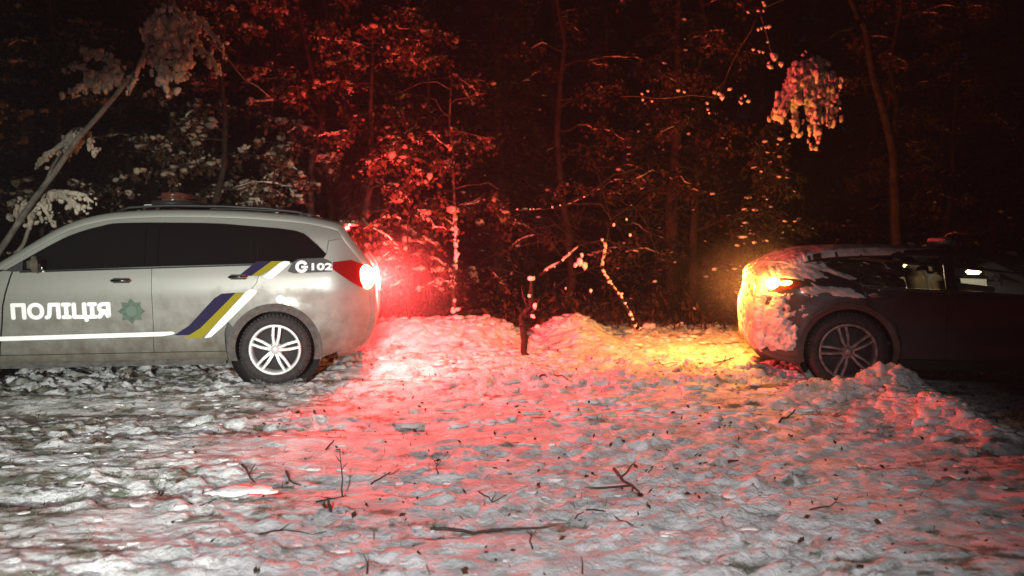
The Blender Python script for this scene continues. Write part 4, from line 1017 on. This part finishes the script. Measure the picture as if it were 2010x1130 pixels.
limb([(1200, 430), (1240, 400), (1270, 440), (1290, 500)], .010, .004); limb([(1140, 480), (1090, 440), (1040, 450)], .01, .004); limb([(1180, 520), (1120, 540), (1070, 580)], .01, .004); limb([(1200, 440), (1170, 330), (1150, 280)], .01, .004)
main = list(tip)
for k in range(90):
    Q = rr.choice(main); p = lerp_path(Q, rr.random()); L = rr.uniform(.15, .6); a_ = rr.random() * 6.28
    t.add(wob(p, p + Vector((math.cos(a_) * L, rr.gauss(0, .15), math.sin(a_) * L * .7 - .05)), 4, .06, rr, sag=.15), [.006, .005, .004, .003, .002], 4)
t.obj('branches', M['wet_bark'], bt)
rg = Tubes()
ridge(rg, A, .020, rr, .0, .78, 30); ridge(rg, B, .017, rr, .02, .5, 10); ridge(rg, Cc, .007, rr, .0, .9, 22)
for Q in main[3:]: ridge(rg, Q, .004, rr, .1, .6, 10)
rg.obj('snow_ridges', M['bough_snow'], bt)['kind'] = 'stuff'
C = []; S = []
for Q, n_, s_ in ((A, 14, .02), (B, 5, .018), (Cc, 6, .010)):
    for _ in range(n_):
        p = lerp_path(Q, rr.random() * (.75 if Q is A else 1)); a_ = s_ * rr.uniform(.5, 1.4); C.append(p + Vector((rr.gauss(0, .012), -.02, .012))); S.append((a_, a_, a_ * 1.1))
for (u, v, s_) in ((1138, 512, .055), (1148, 520, .05), (1130, 520, .045), (1142, 500, .035), (1160, 570, .03), (1237, 460, .022), (1205, 440, .025), (1230, 430, .02), (1110, 565, .02)):
    C.append(at(u, v, YB - .05)); S.append((s_ * .7, s_ * .7, s_ * 1.1))
scatter('snow_clumps', CHUNK, C, S, 15, M['snow'], bt)['kind'] = 'stuff'
# right side: spruce behind the other car and a dark tree with the red lit cluster
conifer(3.75, 11.6, 3.1, 201, 'small spruce behind the amber lamp of the other car', None, reach=1.0, snown=150, needn=4200, low=.3, step=.16)
conifer(2.7, 13.4, 6.5, 202, 'tall dark spruce left of the red lit snow cluster', None, reach=1.5, snown=60, needn=6000)
rt = empty('bent_tree', (0, 0, 0)); tag(rt, 'dark tree with a big red lit snow cluster hanging above the other car', 'tree')
YR = 9.4; t = Tubes(); P = [Vector((at(1770, 600, 10.6).x, 10.6, -.1)), at(1755, 300, 10.4), at(1700, 60, 10.1), at(1640, -60, 9.8)]
Q = []
for a_, b_ in zip(P, P[1:]): Q += wob(a_, b_, 3, .01, rr)[:-1]
Q.append(P[-1]); t.add(Q, [.08 - .006 * i for i in range(len(Q))], 8); t.obj('trunk', M['wet_bark'], rt)
t = Tubes(); t.add(wob(at(1690, 40, 10.0), at(1585, 100, YR), 5, .02, rr), [.03, .026, .022, .02, .018, .015], 6)
t.add(wob(at(1640, -60, 9.8), at(1490, 20, YR), 5, .03, rr), [.03, .026, .022, .018, .015, .01], 6); t.add(wob(at(1490, 20, YR), at(1530, 125, YR), 4, .03, rr), [.014, .012, .01, .008, .006], 5)
t.add(wob(at(1490, 20, YR), at(1400, 190, YR), 5, .03, rr), [.012, .01, .009, .008, .006, .004], 5); t.add(wob(at(1400, 190, YR), at(1220, 190, YR), 5, .03, rr), [.008, .008, .007, .006, .005, .004], 5); t.obj('limb', M['bark'], rt)
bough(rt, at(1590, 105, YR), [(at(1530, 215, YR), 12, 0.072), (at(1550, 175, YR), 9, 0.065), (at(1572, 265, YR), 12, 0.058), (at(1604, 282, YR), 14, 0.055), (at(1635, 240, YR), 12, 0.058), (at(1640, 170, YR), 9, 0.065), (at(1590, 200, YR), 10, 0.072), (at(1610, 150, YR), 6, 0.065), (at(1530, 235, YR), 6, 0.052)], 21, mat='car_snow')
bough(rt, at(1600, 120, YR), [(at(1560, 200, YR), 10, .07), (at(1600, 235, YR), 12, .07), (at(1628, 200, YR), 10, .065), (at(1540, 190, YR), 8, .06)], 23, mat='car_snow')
C = []; S = []
for (u, v, s_, n_) in ((1498, 95, .03, 4), (1525, 118, .045, 6), (1420, 185, .03, 5), (1460, 192, .025, 5), (1388, 210, .02, 3), (1340, 180, .018, 4), (1260, 190, .02, 4), (1490, 15, .03, 5), (1500, 50, .025, 4)):
    for _ in range(n_): a_ = s_ * rr.uniform(.5, 1.1); C.append(at(u + rr.gauss(0, 9), v + rr.gauss(0, 7), YR)); S.append((a_, a_, a_))
scatter('snow_tufts', CHUNK, C, S, 22, M['snow'], rt)['kind'] = 'stuff'
# dim forest behind
G2 = 'dim trees deep in the dark forest'; lab2 = 'dim needle tree deep in the dark forest behind the cars'; lab3 = 'dim bare leafy tree deep in the dark forest behind the cars'
proto = conifer(-.2, 14.5, 7.5, 301, lab2, G2, name='forest_tree', reach=1.7, snown=20, needn=5200, step=.3)
proto2 = broadleaf(.9, 13.6, 7.0, 302, lab3, G2, name='forest_tree', n_limb=20, reach=1.7, leafn=2600, snown=30, sblob=.04, trunk_r=.08)
def dup(o, loc, rz, sc):
    c = o.copy(); col.objects.link(c); c.location = loc; c.rotation_euler.z = rz; c.scale = (sc, sc, sc)
    for ch in o.children:
        d = ch.copy(); col.objects.link(d); d.parent = c
    return c
rr = random.Random(77); placed = [(-.2, 14.5), (.9, 13.6)]
for k in range(400):
    if len(placed) > 46: break
    y = 12.8 + 13 * rr.random() ** 1.2; x = rr.uniform(-.85, .85) * y
    if y < 14 and x < .5: continue
    if any(math.hypot(x - a_, y - b_) < 1.15 for a_, b_ in placed): continue
    placed.append((x, y)); dup(rr.choice((proto, proto2)), (x, y, -.05), rr.random() * 6.28, rr.uniform(.85, 1.25))
# undergrowth at the forest edge
n = 9000; rs = np.random.RandomState(8); X = rs.uniform(-9, 9, n); Y = rs.uniform(11.3, 15, n); Z, _ = ground_fields(X, Y)
o = leaves('undergrowth', np.stack([X, Y, Z + rs.rand(n) ** 2 * .45], 1), .11, 9, M['leaf'], None, -.6, .3); tag(o, 'dark tangled undergrowth along the forest edge', kind='stuff')
# far forest mass: closes the view
n = 60000; th = rs.uniform(-1.15, 1.15, n); d = rs.uniform(27, 38, n); o = leaves('distant_forest', np.stack([np.sin(th) * d, np.cos(th) * d, rs.rand(n) * 17], 1), .75, 10, M['needle'], None, .4, .5)
tag(o, 'black far forest filling the background', kind='stuff')

# ================================================================ ADDED HAZE AND VAPOUR FOR LAMP GLOW
bm = bmesh.new(); bmesh.ops.create_cube(bm, size=1); bmesh.ops.scale(bm, vec=(110, 110, 24), verts=bm.verts)
me = bpy.data.meshes.new('haze'); bm.to_mesh(me); bm.free(); hz = bpy.data.objects.new('haze', me); col.objects.link(hz); hz.location = (0, 5, 9.5)  # thin haze added so the lamps get a glow
hm = bpy.data.materials.new('glow_haze'); hm.use_nodes = True; ht = hm.node_tree; ht.nodes.clear()
ho = ht.nodes.new('ShaderNodeOutputMaterial'); pv = ht.nodes.new('ShaderNodeVolumePrincipled'); pv.inputs['Density'].default_value = .0014; pv.inputs['Color'].default_value = (.9, .9, .9, 1)
pv.inputs['Anisotropy'].default_value = .2
ht.links.new(pv.outputs[0], ho.inputs['Volume']); me.materials.append(hm); tag(hz, 'thin added haze for a glow round the lamps', kind='stuff')

def vapour(label, parent, loc, rad, dens, seed):  # volume added round the lit lamps to spread their glow
    bm = bmesh.new(); bmesh.ops.create_icosphere(bm, subdivisions=3, radius=1); bmesh.ops.scale(bm, vec=rad, verts=bm.verts)
    me = bpy.data.meshes.new('glow_vapour'); bm.to_mesh(me); bm.free(); o = bpy.data.objects.new('glow_vapour', me); col.objects.link(o)
    o.location = parent.matrix_basis @ Vector(loc)
    m = bpy.data.materials.new('vapour'); m.use_nodes = True; t = m.node_tree; t.nodes.clear()
    out = t.nodes.new('ShaderNodeOutputMaterial'); pv = t.nodes.new('ShaderNodeVolumePrincipled'); pv.inputs['Color'].default_value = (.95, .95, .95, 1)
    tc = t.nodes.new('ShaderNodeTexCoord'); mp = t.nodes.new('ShaderNodeMapping'); mp.inputs['Scale'].default_value = [1 / x for x in rad]
    t.links.new(tc.outputs['Object'], mp.inputs[0]); ln = t.nodes.new('ShaderNodeVectorMath'); ln.operation = 'LENGTH'; t.links.new(mp.outputs[0], ln.inputs[0])
    r = t.nodes.new('ShaderNodeMapRange'); r.interpolation_type = 'SMOOTHERSTEP'; r.inputs[1].default_value = 0; r.inputs[2].default_value = 1; r.inputs[3].default_value = dens; r.inputs[4].default_value = 0
    t.links.new(ln.outputs['Value'], r.inputs[0])
    n = t.nodes.new('ShaderNodeTexNoise'); n.inputs['Scale'].default_value = 4; n.inputs['Detail'].default_value = 3; t.links.new(tc.outputs['Object'], n.inputs['Vector'])
    mu = t.nodes.new('ShaderNodeMath'); mu.operation = 'MULTIPLY'; t.links.new(r.outputs[0], mu.inputs[0]); t.links.new(n.outputs[0], mu.inputs[1])
    t.links.new(mu.outputs[0], pv.inputs['Density']); t.links.new(pv.outputs[0], out.inputs['Volume']); me.materials.append(m)
    tag(o, label, kind='stuff'); return o
vapour('faint added vapour for the red lamp glow behind the police car', pc, (1.25, -.35, .85), (.95, .8, .85), .13, 1)
vapour('faint added vapour for the amber lamp glow behind the other car', oc, (-.85, -.85, 1.0), (.8, .7, .62), .5, 2)
